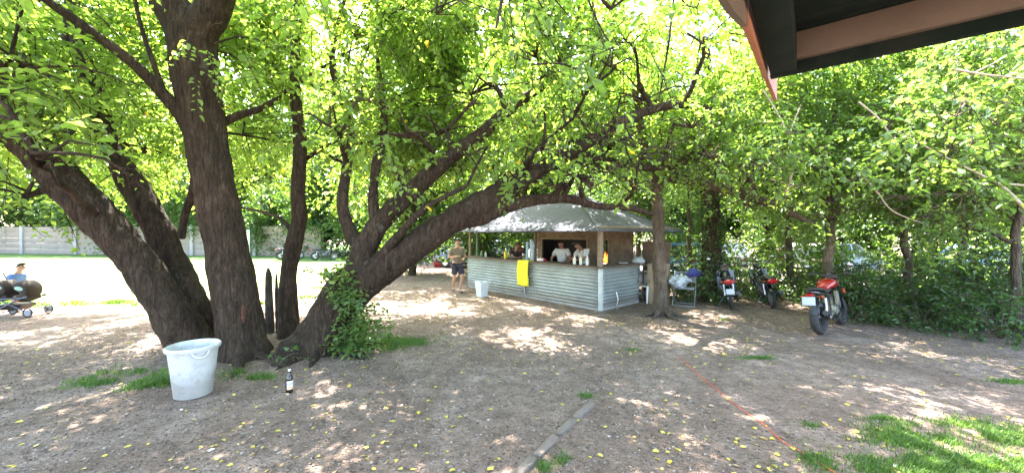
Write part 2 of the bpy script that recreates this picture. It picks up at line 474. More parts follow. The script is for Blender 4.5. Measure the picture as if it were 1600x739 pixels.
sheet('road', ragged([(7.5, 13.5), (40, 11.5), (60, 17), (14, 24), (-3, 30), (-6, 26), (2, 20)], 0.3), 0.006, M_ROAD)

# ================================================================ near trees
def new_tree(name, label, loc, cat='tree', group=None):
    t = thing(name, label, cat, (0, 0, 0), 0, group)
    t.location = loc
    return t
def finish_tree(t, wood, crown, mw=M_BARK, ml=M_LEAF, tname='trunk', mt=None):
    off = Vector(t.location)
    tr = wood.build(tname, mw, t); tr.location = -off
    cr = None
    if crown and crown.V:
        cr = crown.build('crown', ml, mt or mw, t); cr.location = -off
    return tr, cr
BIG = dict(seg=44, step=0.035, rough=0.028)
def blobs(wd, cr, lst, **kw):
    for b in lst:
        c, r = b[0], b[1]; k = dict(kw)
        if len(b) > 2: k.update(b[2])
        reach = k.pop('reach', True)
        if reach: wd.reach(Vector(c), r)
        cr.blob(c, r, **k)

def root(W, b0, lst):
    for ang, L, r in lst:
        a = R(ang); dx, dy = math.cos(a), math.sin(a)
        W.limb([(b0.x + dx * .1, b0.y + dy * .1, .16), (b0.x + dx * .38, b0.y + dy * .38, .035), (b0.x + dx * (.38 + L * .5), b0.y + dy * (.38 + L * .5) + .05 * L, .01), (b0.x + dx * (.38 + L), b0.y + dy * (.38 + L) - .05 * L, -.03)], [r * 1.5, r, r * .6, r * .2], seg=12, step=.05, rough=.012, keep=False)
# --- upright forked tree behind the bin
W = Wood(); C = Crown()
b0 = G(378, 556)
W.limb([(b0.x + .02, b0.y, -0.1), (b0.x, b0.y, 0.1), P(366, 450, 5.75), P(344, 340, 5.75), P(324, 220, 5.7), P(308, 120, 5.65), P(303, 50, 5.6)],
       [0.32, 0.31, 0.29, 0.275, 0.265, 0.28, 0.31], flare=0.09, **BIG)
W.limb([P(303, 60, 5.6), P(272, 15, 5.5), P(225, -70, 5.3), P(180, -200, 5.0), P(140, -400, 4.6)], [0.26, 0.24, 0.19, 0.14, 0.06], seg=24, step=0.05, rough=0.02)
W.limb([P(305, 60, 5.6), P(338, 10, 5.6), P(362, -80, 5.7), P(420, -260, 5.9), P(470, -420, 6.1)], [0.25, 0.22, 0.18, 0.13, 0.05], seg=24, step=0.05, rough=0.02)
W.limb([P(300, 215, 5.6), P(284, 185, 5.5), P(262, 155, 5.4), P(215, 105, 5.2), P(150, 55, 5.0), P(80, 5, 4.8), P(20, -40, 4.6)], [0.09, 0.075, 0.085, 0.07, 0.06, 0.05, 0.03], seg=12, step=0.06, rough=0.01)
W.limb([P(262, 155, 5.4), P(240, 95, 5.3), P(222, 40, 5.25), P(205, -40, 5.2)], [0.035, 0.03, 0.026, 0.02], seg=8, step=0.1)
W.limb([P(318, 205, 5.7), P(400, 170, 6.2), P(470, 130, 6.8), P(540, 90, 7.2)], [0.08, 0.05, 0.03, 0.02], seg=8, step=0.1, wig=0.1)
blobs(W, C, [((-3.4, 7.0, 6.6), (3.0, 2.2, 1.7)), ((-1.4, 6.3, 6.3), (2.4, 2.2, 1.5)), ((-6.3, 6.2, 6.2), (2.3, 2.0, 1.4)),
             ((-2.4, 8.6, 5.0), (1.9, 1.5, 1.5)), ((-3.3, 4.2, 6.2), (2.0, 1.6, 1.2)), ((-1.5, 7.6, 4.2), (1.6, 1.2, 1.0)), ((-3, 5.2, 8.2), (3, 2.5, 1.2))])
blobs(W, C, [((-4.6, 5.6, 4.6), (1.2, .9, .8)), ((-2.2, 5.6, 4.9), (1.3, 1, .8)), ((-2.7, 7.6, 3.4), (.9, .7, .4)), ((-0.4, 5.0, 5.6), (1.6, 1.3, .8)), ((-5, 8.6, 7.2), (2.6, 2, 1.3)), ((-1.0, 8.4, 7.0), (2.4, 2, 1.3))])
root(W, b0, ((-60, .7, .09), (-20, .6, .07), (200, .3, .08)))
t = new_tree('forked_tree', 'upright dark trunk behind the white bin, forking in two near the top of the picture', (b0.x, b0.y, 0))
tr, cr = finish_tree(t, W, C)
wd = MB(); q = P(372, 492, 5.4)
wd.lathe([(0.01, -.13), (0.022, -.08), (0.03, 0), (0.022, .08), (0.008, .13)], 12, (q.x + .02, q.y + .07, q.z))
o = wd.build('hollow', M_WOUND, t); o.location = -Vector(t.location)
o['label'] = 'reddish rotten hollow low on the trunk'

# --- thick leaning tree, far left
W = Wood(); C = Crown()
b0 = G(300, 548)
W.limb([(b0.x + .12, b0.y, -0.12), (b0.x, b0.y, 0.08), P(262, 480, 5.75), P(222, 420, 5.65), P(165, 352, 5.5), P(108, 290, 5.4), P(50, 228, 5.3), P(-30, 160, 5.1), P(-120, 90, 4.9), P(-260, 0, 4.6)],
       [0.32, 0.3, 0.245, 0.23, 0.225, 0.225, 0.21, 0.18, 0.14, 0.07], flare=0.06, **BIG)
W.limb([P(100, 285, 5.4), P(60, 200, 5.9), P(40, 120, 6.4), P(60, 40, 6.8), P(50, -80, 7)], [0.17, 0.14, 0.12, 0.1, 0.06], seg=18, step=0.06, rough=0.015)
W.limb([P(60, 200, 5.9), P(100, 110, 6.0), P(108, 30, 6.1), P(120, -60, 6.2)], [0.07, 0.06, 0.05, 0.03], seg=10, step=0.08, rough=0.01)
blobs(W, C, [((-8.0, 5.9, 4.7), (2.2, 1.7, 1.4)), ((-10.5, 7, 5), (2.5, 2.2, 1.9)), ((-5.9, 4.6, 3.9), (1.3, 1.0, 0.75)),
             ((-4.75, 3.8, 2.62), (0.75, 0.5, 0.36)), ((-4.15, 4.1, 2.42), (0.3, 0.25, 0.2)), ((-6.6, 5.1, 2.35), (.7, .5, .3)), ((-5.4, 3.9, 3.3), (.8, .5, .4)), ((-6.8, 5.2, 3.1), (0.9, 0.8, 0.55)), ((-6.5, 3.6, 5.2), (2.2, 1.6, 1.1)), ((-9, 4.2, 3.3), (1.6, 1.5, 1.1)),
             ((-7.4, 7.6, 3.5), (1.3, 1.0, 0.7)), ((-11, 9.4, 3.7), (1.8, 1.2, 1.2)), ((-8.2, 6.6, 7), (3, 2.3, 1.2))])
blobs(W, C, [((-7.2, 4.8, 4.2), (1.3, 1, .8)), ((-9.0, 5.6, 3.6), (1.2, .9, .6)), ((-6.1, 3.9, 3.3), (.8, .6, .5)), ((-5.2, 4.4, 4.6), (1.2, .9, .7)), ((-8.6, 7.2, 5.9), (1.8, 1.4, 1.0)), ((-7.0, 4.3, 2.5), (.7, .5, .4)), ((-13, 8.4, 5), (2.2, 2, 1.8)), ((-10.2, 7.2, 3.3), (1.2, .9, .55))])
blobs(W, C, [((-10, 11, 6.5), (2.4, 1.7, 1.3)), ((-13.5, 10.6, 6), (2.5, 2, 1.5)), ((-7.6, 11.2, 6.8), (2.0, 1.5, 1.2)), ((-16.5, 10, 6), (2.2, 2, 1.5))], lad=1.2)  # high crown masses added so the left yard falls in shade
t = new_tree('leaning_tree', 'thickest leaning trunk at the left, bending away over the grass field', (b0.x, b0.y, 0))
finish_tree(t, W, C)

# --- middle leaning stem
W = Wood(); C = Crown()
b0 = G(328, 538)
W.limb([(b0.x + .08, b0.y, -0.1), (b0.x, b0.y, 0.1), P(305, 480, 6.2), P(272, 410, 6.2), P(240, 345, 6.15), P(205, 285, 6.1), P(175, 230, 6.1), P(150, 150, 6.1), P(120, 40, 6.1), P(110, -80, 6)],
       [0.25, 0.24, 0.21, 0.2, 0.19, 0.17, 0.14, 0.12, 0.09, 0.05], flare=0.05, seg=34, step=0.045, rough=0.024)
W.limb([P(283, 372, 6.15), P(290, 335, 6.1), P(302, 300, 6.05), P(306, 260, 6.0), P(310, 200, 6.2)], [0.06, 0.055, 0.055, 0.05, 0.03], seg=10, step=0.06, rough=0.01)
blobs(W, C, [((-6.9, 8.4, 4.6), (1.9, 1.5, 1.2)), ((-5.6, 7.4, 5.6), (1.9, 1.5, 1.2)), ((-4.6, 7.6, 3.7), (0.9, 0.8, 0.5)), ((-5.9, 8.6, 3.3), (1.0, 0.8, 0.5)), ((-7.5, 8.2, 6.6), (2.3, 2, 1.2))])
blobs(W, C, [((-6.2, 7.4, 4.4), (1.2, .9, .7)), ((-5.2, 8.2, 4.3), (1.2, .9, .7)), ((-7.6, 9.2, 3.5), (1.2, .8, .5)), ((-5.9, 9.2, 6.4), (1.8, 1.5, 1.2))])
t = new_tree('leaning_tree', 'slimmer leaning stem between the thickest leaning trunk and the upright forked one', (b0.x, b0.y, 0))
finish_tree(t, W, C)

# --- thin crooked tree
W = Wood(); C = Crown()
b0 = G(452, 526)
W.limb([(b0.x, b0.y, -0.1), (b0.x, b0.y, 0.08), P(450, 480, 6.9), P(451, 425, 6.9), P(460, 375, 6.9), P(468, 340, 6.9), P(466, 295, 6.9), P(470, 230, 7), P(462, 130, 7.1), P(468, 0, 7.2), P(480, -120, 7.4)],
       [0.2, 0.17, 0.15, 0.14, 0.14, 0.13, 0.12, 0.105, 0.09, 0.07, 0.04], flare=0.03, seg=24, step=0.05, rough=0.016)
W.limb([P(462, 372, 6.9), P(447, 350, 7.0), P(425, 335, 7.2), P(380, 325, 7.6)], [0.06, 0.04, 0.03, 0.02], seg=8, step=0.08)
blobs(W, C, [((-4.2, 9.4, 5.1), (2.0, 1.5, 1.4)), ((-3.9, 9.2, 3.5), (1.2, 0.9, 0.45)), ((-2.9, 7.4, 3.6), (0.8, 0.7, 0.45)), ((-4.4, 9.4, 7.1), (2.3, 2, 1.1))])
blobs(W, C, [((-3.2, 8.8, 4.0), (1.2, .9, .6)), ((-2.3, 9.8, 4.4), (1.4, 1.1, .9)), ((-4.9, 9.8, 4.1), (1.2, .9, .7)), ((-2.0, 10.6, 6.4), (2.2, 1.8, 1.4)), ((-4.2, 10.2, 2.95), (1.0, .8, .4)), ((-3, 12, 5), (1.6, 1.4, 1.2))])
t = new_tree('crooked_tree', 'slender crooked trunk standing next to the dead stakes', (b0.x, b0.y, 0))
finish_tree(t, W, C)

# --- big leaning tree whose arch reaches over the kiosk
W = Wood(); C = Crown()
b0 = G(497, 548)
W.limb([(b0.x - .1, b0.y, -0.12), (b0.x, b0.y, 0.08), P(515, 500, 6.1), P(545, 455, 6.1), P(590, 425, 6.15), P(640, 390, 6.2), P(690, 355, 6.3), P(745, 323, 6.4), P(800, 293, 6.6), P(845, 265, 6.7), P(900, 232, 6.9), P(955, 200, 7.0), P(1000, 178, 7.1)],
       [0.40, 0.36, 0.34, 0.36, 0.27, 0.245, 0.23, 0.22, 0.185, 0.155, 0.135, 0.12, 0.10], flare=0.10, **BIG)
W.limb([P(1000, 178, 7.1), P(1050, 165, 7.2), P(1100, 170, 7.3), P(1150, 185, 7.4)], [0.09, 0.07, 0.05, 0.02], seg=14, step=0.06, rough=0.01)
W.limb([P(700, 352, 6.35), P(750, 342, 6.4), P(795, 322, 6.45), P(848, 311, 6.5), P(895, 312, 6.6), P(935, 322, 6.7), P(985, 325, 6.9), P(1020, 335, 7.1)],
       [0.12, 0.115, 0.1, 0.085, 0.075, 0.065, 0.055, 0.03], seg=18, step=0.05, rough=0.014)
W.limb([P(560, 440, 6.15), P(566, 400, 6.2), P(592, 350, 6.3), P(640, 303, 6.4), P(690, 257, 6.5), P(745, 215, 6.6), P(800, 168, 6.7), P(860, 120, 6.8), P(900, 40, 7)],
       [0.24, 0.20, 0.165, 0.15, 0.13, 0.115, 0.1, 0.08, 0.05], seg=26, step=0.05, rough=0.02)
W.limb([P(570, 400, 6.2), P(548, 365, 6.25), P(535, 318, 6.3), P(541, 270, 6.4), P(548, 200, 6.5), P(520, 100, 6.6), P(540, 0, 6.8)],
       [0.1, 0.105, 0.09, 0.085, 0.07, 0.05, 0.03], seg=16, step=0.06, rough=0.012)
W.limb([P(588, 352, 6.3), P(583, 310, 6.35), P(588, 262, 6.4), P(600, 190, 6.5), P(590, 90, 6.5)], [0.1, 0.085, 0.08, 0.06, 0.03], seg=14, step=0.06, rough=0.012)
W.limb([P(575, 440, 6.1), P(600, 395, 6.0), P(625, 365, 5.95), P(665, 325, 5.9), P(730, 290, 6)], [0.1, 0.08, 0.06, 0.045, 0.03], seg=12, step=0.07, rough=0.01)
W.limb([P(890, 238, 6.9), P(940, 250, 7.1), P(1000, 262, 7.3), P(1060, 262, 7.5)], [0.09, 0.08, 0.07, 0.04], seg=12, step=0.07, rough=0.01)
blobs(W, C, [((-0.8, 7.4, 4.6), (1.8, 1.2, 1.2)), ((0.9, 7.2, 4.9), (1.9, 1.2, 1.2)), ((0.8, 7.1, 3.45), (1.3, 0.8, 0.5)), ((2.6, 7.4, 4.5), (1.6, 1.2, 1.0)),
             ((-1.0, 7.3, 3.1), (0.9, 0.6, 0.42)), ((-2.3, 6.9, 4.2), (1.1, 0.9, 0.9)), ((1.2, 5.6, 6.3), (2.6, 1.8, 1.1)), ((0.5, 8.8, 6.3), (3, 1.6, 1.3)),
             ((0.2, 6.5, 2.95), (0.7, 0.5, 0.25)), ((-1.3, 6.6, 3.6), (1.0, 0.7, 0.5)), ((1.2, 4.6, 3.9), (0.7, 0.5, 0.35)), ((0.2, 4.1, 3.75), (0.7, 0.5, 0.3)), ((2, 9.2, 4.6), (1.7, 1.2, 0.9))])
blobs(W, C, [((-1.9, 7.6, 3.3), (.9, .7, .5)), ((-0.2, 8.2, 3.9), (1.3, .9, .7)), ((1.6, 8.0, 3.9), (1.3, .9, .6)), ((-1.7, 7.7, 5.3), (1.4, 1, .9)), ((0.2, 6.2, 5.0), (1.3, .9, .7)), ((1.9, 6.4, 5.1), (1.3, 1, .7)), ((1.8, 6.7, 3.5), (.8, .6, .4)),
             ((-0.5, 10.2, 5.6), (2, 1.5, 1.2)), ((1.0, 11.3, 6.4), (2.3, 1.8, 1.3)), ((-0.8, 12.2, 6.9), (2.2, 1.8, 1.2)), ((-0.3, 6.9, 2.85), (.6, .4, .25)), ((-1.6, 5.6, 3.35), (.8, .4, .4)), ((-0.6, 5.5, 3.0), (.7, .35, .35)), ((0.4, 5.6, 3.1), (.7, .35, .35)), ((1.0, 5.9, 3.7), (.9, .4, .5)), ((-2.6, 5.4, 3.4), (.7, .4, .4)), ((2.0, 6.2, 3.3), (.7, .4, .35)), ((-1.7, 5.7, 2.75), (.5, .3, .2)), ((1.3, 6.1, 3.35), (.9, .4, .35)), ((2.3, 6.3, 3.9), (.9, .45, .4)), ((3.1, 6.5, 3.7), (.8, .45, .4)), ((0.9, 6.3, 2.85), (.8, .3, .2)), ((.1, 5.9, 2.72), (.5, .3, .2)), ((.7, 6.1, 2.62), (.55, .3, .16)), ((1.3, 6.2, 2.62), (.6, .3, .15)), ((2.0, 6.3, 2.66), (.6, .3, .18)), ((1.6, 6.0, 2.9), (.7, .3, .2)), ((2.7, 6.4, 3.3), (.8, .35, .3)), ((-.5, 6.0, 3.4), (.8, .35, .3)), ((1.9, 5.9, 3.5), (.8, .35, .35)), ((3.4, 6.5, 3.2), (.7, .35, .3)), ((0.3, 6.0, 3.6), (.8, .4, .4)), ((1.5, 6.7, 3.0), (.6, .35, .2)), ((-0.6, 5.9, 3.9), (.9, .5, .4)), ((-2.2, 5.8, 3.9), (.9, .5, .4)), ((2.6, 6.9, 3.15), (.7, .4, .25)), ((3.4, 6.8, 5.3), (1.3, 1.0, .7)), ((1.2, 9.4, 4.4), (1.6, 1, .7))], lad=1.0, clump=.1)  # the high masses farther back are added as shade over the kiosk
root(W, b0, ((-150, .35, .1), (-100, .5, .1), (-70, .5, .08), (-25, .7, .09), (10, .5, .06)))
t = new_tree('arching_tree', 'dark tree leaning right in a long arch over the kiosk roof', (b0.x, b0.y, 0))
finish_tree(t, W, C)
# climbing plant on its base
iv = Crown()
for k in range(190):
    u = random.random() ** 1.6; q = P(548 + 18 * math.sin(u * 5) + random.gauss(0, 17), 545 - 130 * u, 5.72 + 0.12 * random.random())
    iv.sprays(np.array([q]), np.array([[random.gauss(0, .6), -0.7, random.gauss(0.2, .5)]]) / 1.1, 0.07, 7, 0.22, True)
o = iv.build('climbing_plant', M_LEAF2, M_BARK)
tag(o, 'green climbing plant covering the foot of the arching tree', 'climber')

# --- straight trunk in front of the kiosk's right corner
W = Wood(); C = Crown()
b0 = G(1034, 492)
W.limb([(b0.x, b0.y, -0.1), (b0.x, b0.y, 0.06), P(1032, 460, 8.6), P(1030, 400, 8.6), P(1028, 340, 8.6), P(1024, 290, 8.6), P(1010, 250, 8.6), P(1000, 190, 8.6), P(985, 100, 8.6), P(970, 0, 8.6)],
       [0.2, 0.18, 0.15, 0.13, 0.125, 0.12, 0.1, 0.08, 0.05, 0.03], flare=0.075, seg=30, step=0.045, rough=0.018)
W.limb([P(1026, 292, 8.6), P(1060, 262, 8.5), P(1090, 225, 8.4), P(1150, 160, 8.3), P(1200, 60, 8.2)], [0.1, 0.09, 0.08, 0.05, 0.03], seg=12, step=0.07, rough=0.01)
W.limb([P(1026, 300, 8.6), P(985, 288, 8.3), P(950, 262, 8.0), P(905, 255, 7.8), P(860, 250, 7.7)], [0.09, 0.08, 0.07, 0.06, 0.03], seg=12, step=0.07, rough=0.01)
W.limb([P(1035, 275, 8.5), P(1120, 292, 8.2), P(1185, 312, 8.0), P(1240, 335, 7.9), P(1275, 352, 7.9)], [0.12, 0.11, 0.09, 0.06, 0.02], seg=14, step=0.07, rough=0.012)
blobs(W, C, [((3.3, 8.6, 4.9), (1.7, 1.3, 1.1)), ((3.2, 8.0, 3.5), (1.3, 0.8, 0.5)), ((4.9, 8.3, 4.1), (1.4, 1.1, 0.9)), ((4.4, 7.4, 6.1), (2.4, 1.8, 1.1)), ((4.9, 8.0, 2.95), (0.9, 0.7, 0.35)),
             ((5.9, 7.6, 3.3), (1.0, 0.8, 0.6)), ((2.5, 7.7, 3.3), (0.7, 0.6, 0.3))], f=1.6)
blobs(W, C, [((3.0, 10.0, 5.2), (1.8, 1.3, 1.0)), ((3.6, 11.8, 5.9), (2.3, 1.6, 1.3)), ((4.2, 9.8, 4.4), (1.3, 1, .8)), ((2.6, 8.4, 4.2), (1.2, .9, .7)), ((4.0, 7.6, 3.5), (1.0, .7, .5)), ((5.6, 8.8, 5.4), (1.8, 1.4, 1.2)), ((3.2, 6.9, 4.4), (.9, .7, .5)), ((4.4, 6.8, 4.3), (1.1, .8, .6)), ((1.4, 13, 5.8), (2, 1.6, 1.2)), ((0, 13.4, 6.9), (2.2, 1.5, 1.2)), ((2.2, 13.6, 7.2), (2.2, 1.5, 1.2)), ((-1.8, 13.4, 7.2), (2, 1.5, 1.2)), ((5.0, 8.0, 2.45), (.8, .4, .3)), ((3.6, 7.2, 3.1), (.8, .5, .35)), ((4.6, 7.3, 3.2), (.8, .5, .4)), ((5.6, 7.6, 2.75), (.8, .4, .35)), ((5.9, 8.3, 2.35), (.8, .45, .3)), ((4.4, 8.1, 2.6), (.6, .4, .3))], f=1.6, lad=1.0, clump=.1)  # includes high masses added beyond the crown to shade the kiosk roof
blobs(W, C, [((-.9, 13.8, 6.3), (1.7, 1.3, .9)), ((.7, 14.2, 6.5), (1.7, 1.3, .9)), ((-1.9, 15, 6.6), (1.8, 1.4, .9))], lad=1.3, clump=-.35)  # dense leaf masses added only to cast shade on the kiosk roof
root(W, b0, ((-35, .6, .06), (-80, .3, .06), (-130, .3, .05), (200, .3, .05)))
t = new_tree('straight_tree', 'straight brown trunk with spreading roots at the right corner of the kiosk', (b0.x, b0.y, 0))
finish_tree(t, W, C, M_BARK2)

# --- ivy clad trunk further back
W = Wood(); C = Crown()
b0 = Vector((5.55, 10.6, 0))
W.limb([(b0.x, b0.y, -0.1), (b0.x, b0.y, 0.1), P(1112, 400, 10.6), P(1110, 330, 10.6), P(1106, 260, 10.6), P(1110, 180, 10.6), P(1100, 60, 10.6)], [0.3, 0.27, 0.25, 0.24, 0.22, 0.16, 0.08], seg=24, step=0.08, rough=0.02)
for k in range(420):
    u = random.random(); a = random.random() * 2 * PI
    q = np.array([[b0.x + .03 + 0.28 * math.cos(a), b0.y + 0.28 * math.sin(a), 0.1 + 3.3 * u]])
    C.sprays(q, np.array([[math.cos(a) * .5, math.sin(a) * .5, random.gauss(-0.3, .5)]]), 0.075, 6, 0.2, False)
ivc = C.build('ivy', M_IVY, M_BARK)
C = Crown()
blobs(W, C, [((5.6, 11.0, 5.6), (2.4, 1.8, 1.7)), ((4.4, 12.4, 4.2), (1.6, 1.2, 0.8)), ((7.2, 10.4, 4.4), (1.7, 1.4, 1.3)), ((6.6, 10.8, 3.1), (1.0, 0.8, 0.45)), ((5.5, 12, 7.6), (3, 2.3, 1.3)), ((3.4, 12.6, 5.9), (2, 1.6, 1.2))], size=0.09, lad=1.1)
t = new_tree('ivy_tree', 'ivy clad trunk behind the first black motorcycle', b0)
finish_tree(t, W, C, M_BARK, M_LEAF2)
ivc.parent = t; ivc.location = -b0

# --- thicket trees on the right, slender, with pale dead branches
def thicket(px, Y, rad, lean, bl, label, mw=M_BARK2, dead=(), **kw):
    W = Wood(); C = Crown()
    x0 = (px - 800) / F * Y
    b0 = Vector((x0, Y, 0))
    W.limb([(x0, Y, -0.1), (x0 + lean * .1, Y, 0.8), (x0 + lean * .35, Y, 2.2), (x0 + lean * .8, Y, 3.8), (x0 + lean * 1.5, Y, 5.6)], [rad * 1.3, rad, rad * .85, rad * .65, rad * .3], seg=14, step=0.1, rough=0.008, wig=0.1)
    k = dict(size=0.095, lad=1.6, clump=-0.25); k.update(kw)
    blobs(W, C, bl, **k)
    t = new_tree('thicket_tree', label, b0, group='slender trees of the thicket')
    finish_tree(t, W, C, mw, M_LEAF2, mt=M_BARK2)
    if dead:
        for pts, r in dead:
            D = Wood(); D.limb(pts, [r, r * .85, r * .6, r * .4][:len(pts)] + [r * .3] * max(0, len(pts) - 4), seg=7, step=0.08, rough=0.004)
            d = D.build('dead_branch', M_TWIG, t); d.location = -b0
thicket(1296, 8.9, 0.1, 0.1, [((7.6, 9.0, 4.3), (1.9, 1.4, 1.4)), ((6.9, 8.0, 3.0), (1.1, 0.8, 0.7)), ((7.2, 8.4, 6.2), (2.2, 1.8, 1.1)), ((8.0, 9.3, 2.6), (1.0, 0.8, 0.6)), ((5.0, 6.2, 3.3), (.9, .5, .5)), ((5.9, 6.6, 2.75), (.8, .5, .35)), ((4.2, 6.3, 3.0), (.6, .4, .35)), ((6.6, 6.6, 3.7), (1, .7, .6)), ((7.0, 8.2, 2.2), (.9, .45, .35)), ((6.4, 7.6, 2.5), (.7, .4, .3))], 'slender grey trunk rising behind the red motorcycle',
        dead=[([P(1228, 300, 7.2), P(1240, 250, 7.1), P(1232, 215, 7.0), P(1250, 165, 7.0)], .03), ([P(1232, 215, 7.0), P(1215, 180, 6.9), P(1190, 140, 6.8)], .02)])
thicket(1590, 7.2, 0.07, 0.1, [((9.6, 7.4, 3.6), (1.5, 1.2, 1.1)), ((8.3, 6.9, 3.3), (1.1, 0.8, 0.8)), ((9.6, 6.9, 5.2), (2.2, 1.9, 1.3)), ((9.0, 7.2, 2.4), (1.0, 0.7, 0.5)), ((7.6, 6.0, 4.4), (1.3, 1.0, 0.8)), ((6.4, 5.6, 3.0), (.9, .5, .5)), ((7.0, 5.8, 2.5), (.6, .4, .3)), ((5.4, 4.6, 3.3), (.6, .4, .35)), ((7.2, 5.6, 3.5), (.8, .6, .5)), ((7.4, 6.8, 2.15), (.8, .4, .35)), ((8.4, 6.9, 2.0), (.9, .45, .4)), ((6.7, 6.9, 2.4), (.7, .4, .3)), ((9.4, 7.6, 1.9), (.9, .5, .4))], 'grey trunk at the right edge of the picture above the undergrowth',
        dead=[([P(1610, 335, 5.6), P(1575, 300, 5.6), P(1555, 285, 5.6), P(1500, 258, 5.6), P(1450, 232, 5.7), P(1400, 205, 5.8)], .028), ([P(1555, 286, 5.6), P(1600, 290, 5.5), P(1650, 296, 5.4)], .016),
              ([P(1490, 110, 4.4), P(1540, 118, 4.3), P(1600, 124, 4.2), P(1660, 130, 4.1)], .014), ([P(1520, 115, 4.4), P(1550, 100, 4.3), P(1570, 88, 4.3)], .01)])
thicket(1420, 9.0, 0.08, -0.3, [((9.3, 9.0, 3.9), (1.7, 1.4, 1.3)), ((9.0, 8.6, 2.7), (1.2, 0.8, 0.5)), ((8.6, 9.4, 5.8), (2.2, 1.7, 1.2)), ((10.6, 9.2, 3.0), (1.1, 0.9, 0.8))], 'slender trunk half hidden in leaves above the middle of the undergrowth',
        dead=[([P(1345, 270, 6.6), P(1370, 300, 6.6), P(1395, 330, 6.6), P(1450, 352, 6.7)], .02), ([P(1340, 160, 6), P(1375, 190, 6), P(1402, 235, 6.1)], .015)])
thicket(1500, 10.5, 0.09, 0.3, [((12.4, 10, 4.2), (2.1, 1.8, 1.6)), ((12.6, 9.2, 2.6), (1.4, 1.2, 0.9)), ((11.6, 10.5, 6.5), (2.6, 2, 1.4)), ((10.4, 11, 4.8), (1.8, 1.4, 1.5))], 'leafy trunk deeper in the thicket towards the right edge', size=0.1)
thicket(1235, 11.0, 0.09, -0.2, [((8.4, 11.4, 4.6), (2.0, 1.5, 1.5)), ((7.6, 11.2, 2.9), (1.2, 0.9, 0.55)), ((9.4, 11.5, 6.6), (2.4, 2, 1.4)), ((9.6, 11.6, 3.0), (1.2, 0.9, 0.5))], 'leafy trunk in the thicket behind the second black motorcycle', size=0.1)
thicket(1075, 14.5, 0.09, 0.1, [((6.4, 15, 5.4), (2.3, 1.7, 1.7)), ((6.8, 14.4, 3.4), (1.2, 0.9, 0.4)), ((3.6, 16.4, 6.0), (2.4, 1.6, 1.8))], 'thin bare pole of a trunk right of the kiosk roof', size=0.11)
# near branches hanging from a tree behind the camera's left, large leaves close to the lens
W = Wood(); C = Crown()
b0 = Vector((-5.2, -1.2, 0))
W.limb([(b0.x, b0.y, -.1), (b0.x + .1, b0.y, 1.5), (-4.9, -0.9, 3.2), (-3.9, 0.2, 4.9), (-2.2, 1.9, 5.6), (-0.4, 3.4, 5.3), (1.2, 4.6, 4.6)], [0.3, 0.25, 0.22, 0.16, 0.1, 0.05, 0.02], seg=16, step=0.1, rough=0.02)
W.limb([P(795, -60, 3.3), P(786, -5, 3.2), P(775, 45, 3.1)], [0.015, 0.014, 0.01], seg=6)
W.limb([P(1055, -40, 3.6), P(1045, 60, 3.6), P(1032, 140, 3.7), P(1028, 165, 3.7)], [0.012, 0.011, 0.009, 0.006], seg=6)
W.limb([(-3.9, 0.2, 4.9), (-4.8, 1.8, 5.3), (-5.5, 3.2, 4.6)], [0.1, 0.06, 0.02], seg=8)
blobs(W, C, [((0.0, 3.4, 4.2), (1.2, 0.6, 0.45)), ((0.9, 3.6, 3.6), (0.5, 0.4, 0.25)), ((-0.7, 3.5, 3.9), (0.6, 0.4, 0.3)), ((1.9, 3.9, 4.2), (0.8, 0.5, 0.4)), ((-4.5, 3.2, 4.5), (1.6, 0.9, 0.6)),
             ((-2.2, 3.0, 4.9), (1.6, 0.9, 0.5)), ((-0.6, 1.9, 5.6), (2.2, 1.4, 0.6)), ((2.6, 3.3, 5.2), (1.6, 1.2, 0.6)), ((-3.5, 0.8, 5.9), (2.4, 1.8, 0.8))], size=0.1, lad=0.7, leafn=9, L=0.45)
t = new_tree('overhanging_tree', 'large bright leaves on twigs hanging into the top of the picture close to the viewer', b0)
finish_tree(t, W, C)

# --- dead stakes beside the crooked tree
for (a, b_, c_, r, lab) in ((G(421, 520), P(420, 470, 7.15), P(419, 418, 7.15), 0.075, 'thicker dead grey stake with a pointed top beside the crooked tree'),
                            (G(433, 521), P(432, 470, 7.1), P(431, 423, 7.1), 0.032, 'thin dead grey stake with a pointed top beside the crooked tree')):
    W = Wood(); W.limb([(a.x, a.y, -.05), (a.x, a.y, 0.05), b_, b_.lerp(c_, .7), c_], [r * 1.2, r, r * .9, r * .75, 0.008], seg=14, step=0.05, rough=0.012)
    o = W.build('dead_stake', M_STUB, None); tag(o, lab, 'stake', 'dead stakes')

# ================================================================ undergrowth on the right
def bush(c, r, label, seed, size=0.07, lad=2.2, name='shrub', m=M_IVY, group='shrubs of the undergrowth'):
    C = Crown(); W = Wood()
    c = Vector(c); b0 = Vector((c.x, c.y, 0))
    for k in range(9):
        a = random.random() * 2 * PI; e = c + Vector((math.cos(a) * r[0] * .7, math.sin(a) * r[1] * .7, random.uniform(-.2, .6) * r[2]))
        W.limb([(c.x + math.cos(a) * .008, c.y + math.sin(a) * .008, 0), (b0.x * .5 + e.x * .5, b0.y * .5 + e.y * .5, e.z * .65), e], [0.016, 0.011, 0.005], seg=5, step=0.15)
    C.blob(c, r, lad=lad, size=size, clump=-0.25, L=0.3, leafn=8, droop=0.1, shell=0.25, f=2.5)
    C.blob((c.x, c.y, r[2] * .25), (r[0] * 1.05, r[1] * 1.05, r[2] * .45), lad=lad, size=size, clump=-0.4, L=0.25, leafn=8, shell=0.2)
    t = new_tree(name, label, b0, 'shrub', group)
    finish_tree(t, W, C, M_BARK2, m, 'stem')
bush((7.55, 8.35, .42), (.75, .6, .55), 'low shrub directly right of the red motorcycle', 1)
bush((8.2, 7.55, .42), (.8, .65, .5), 'second low shrub right of the red motorcycle, at the edge of the bare earth', 2)
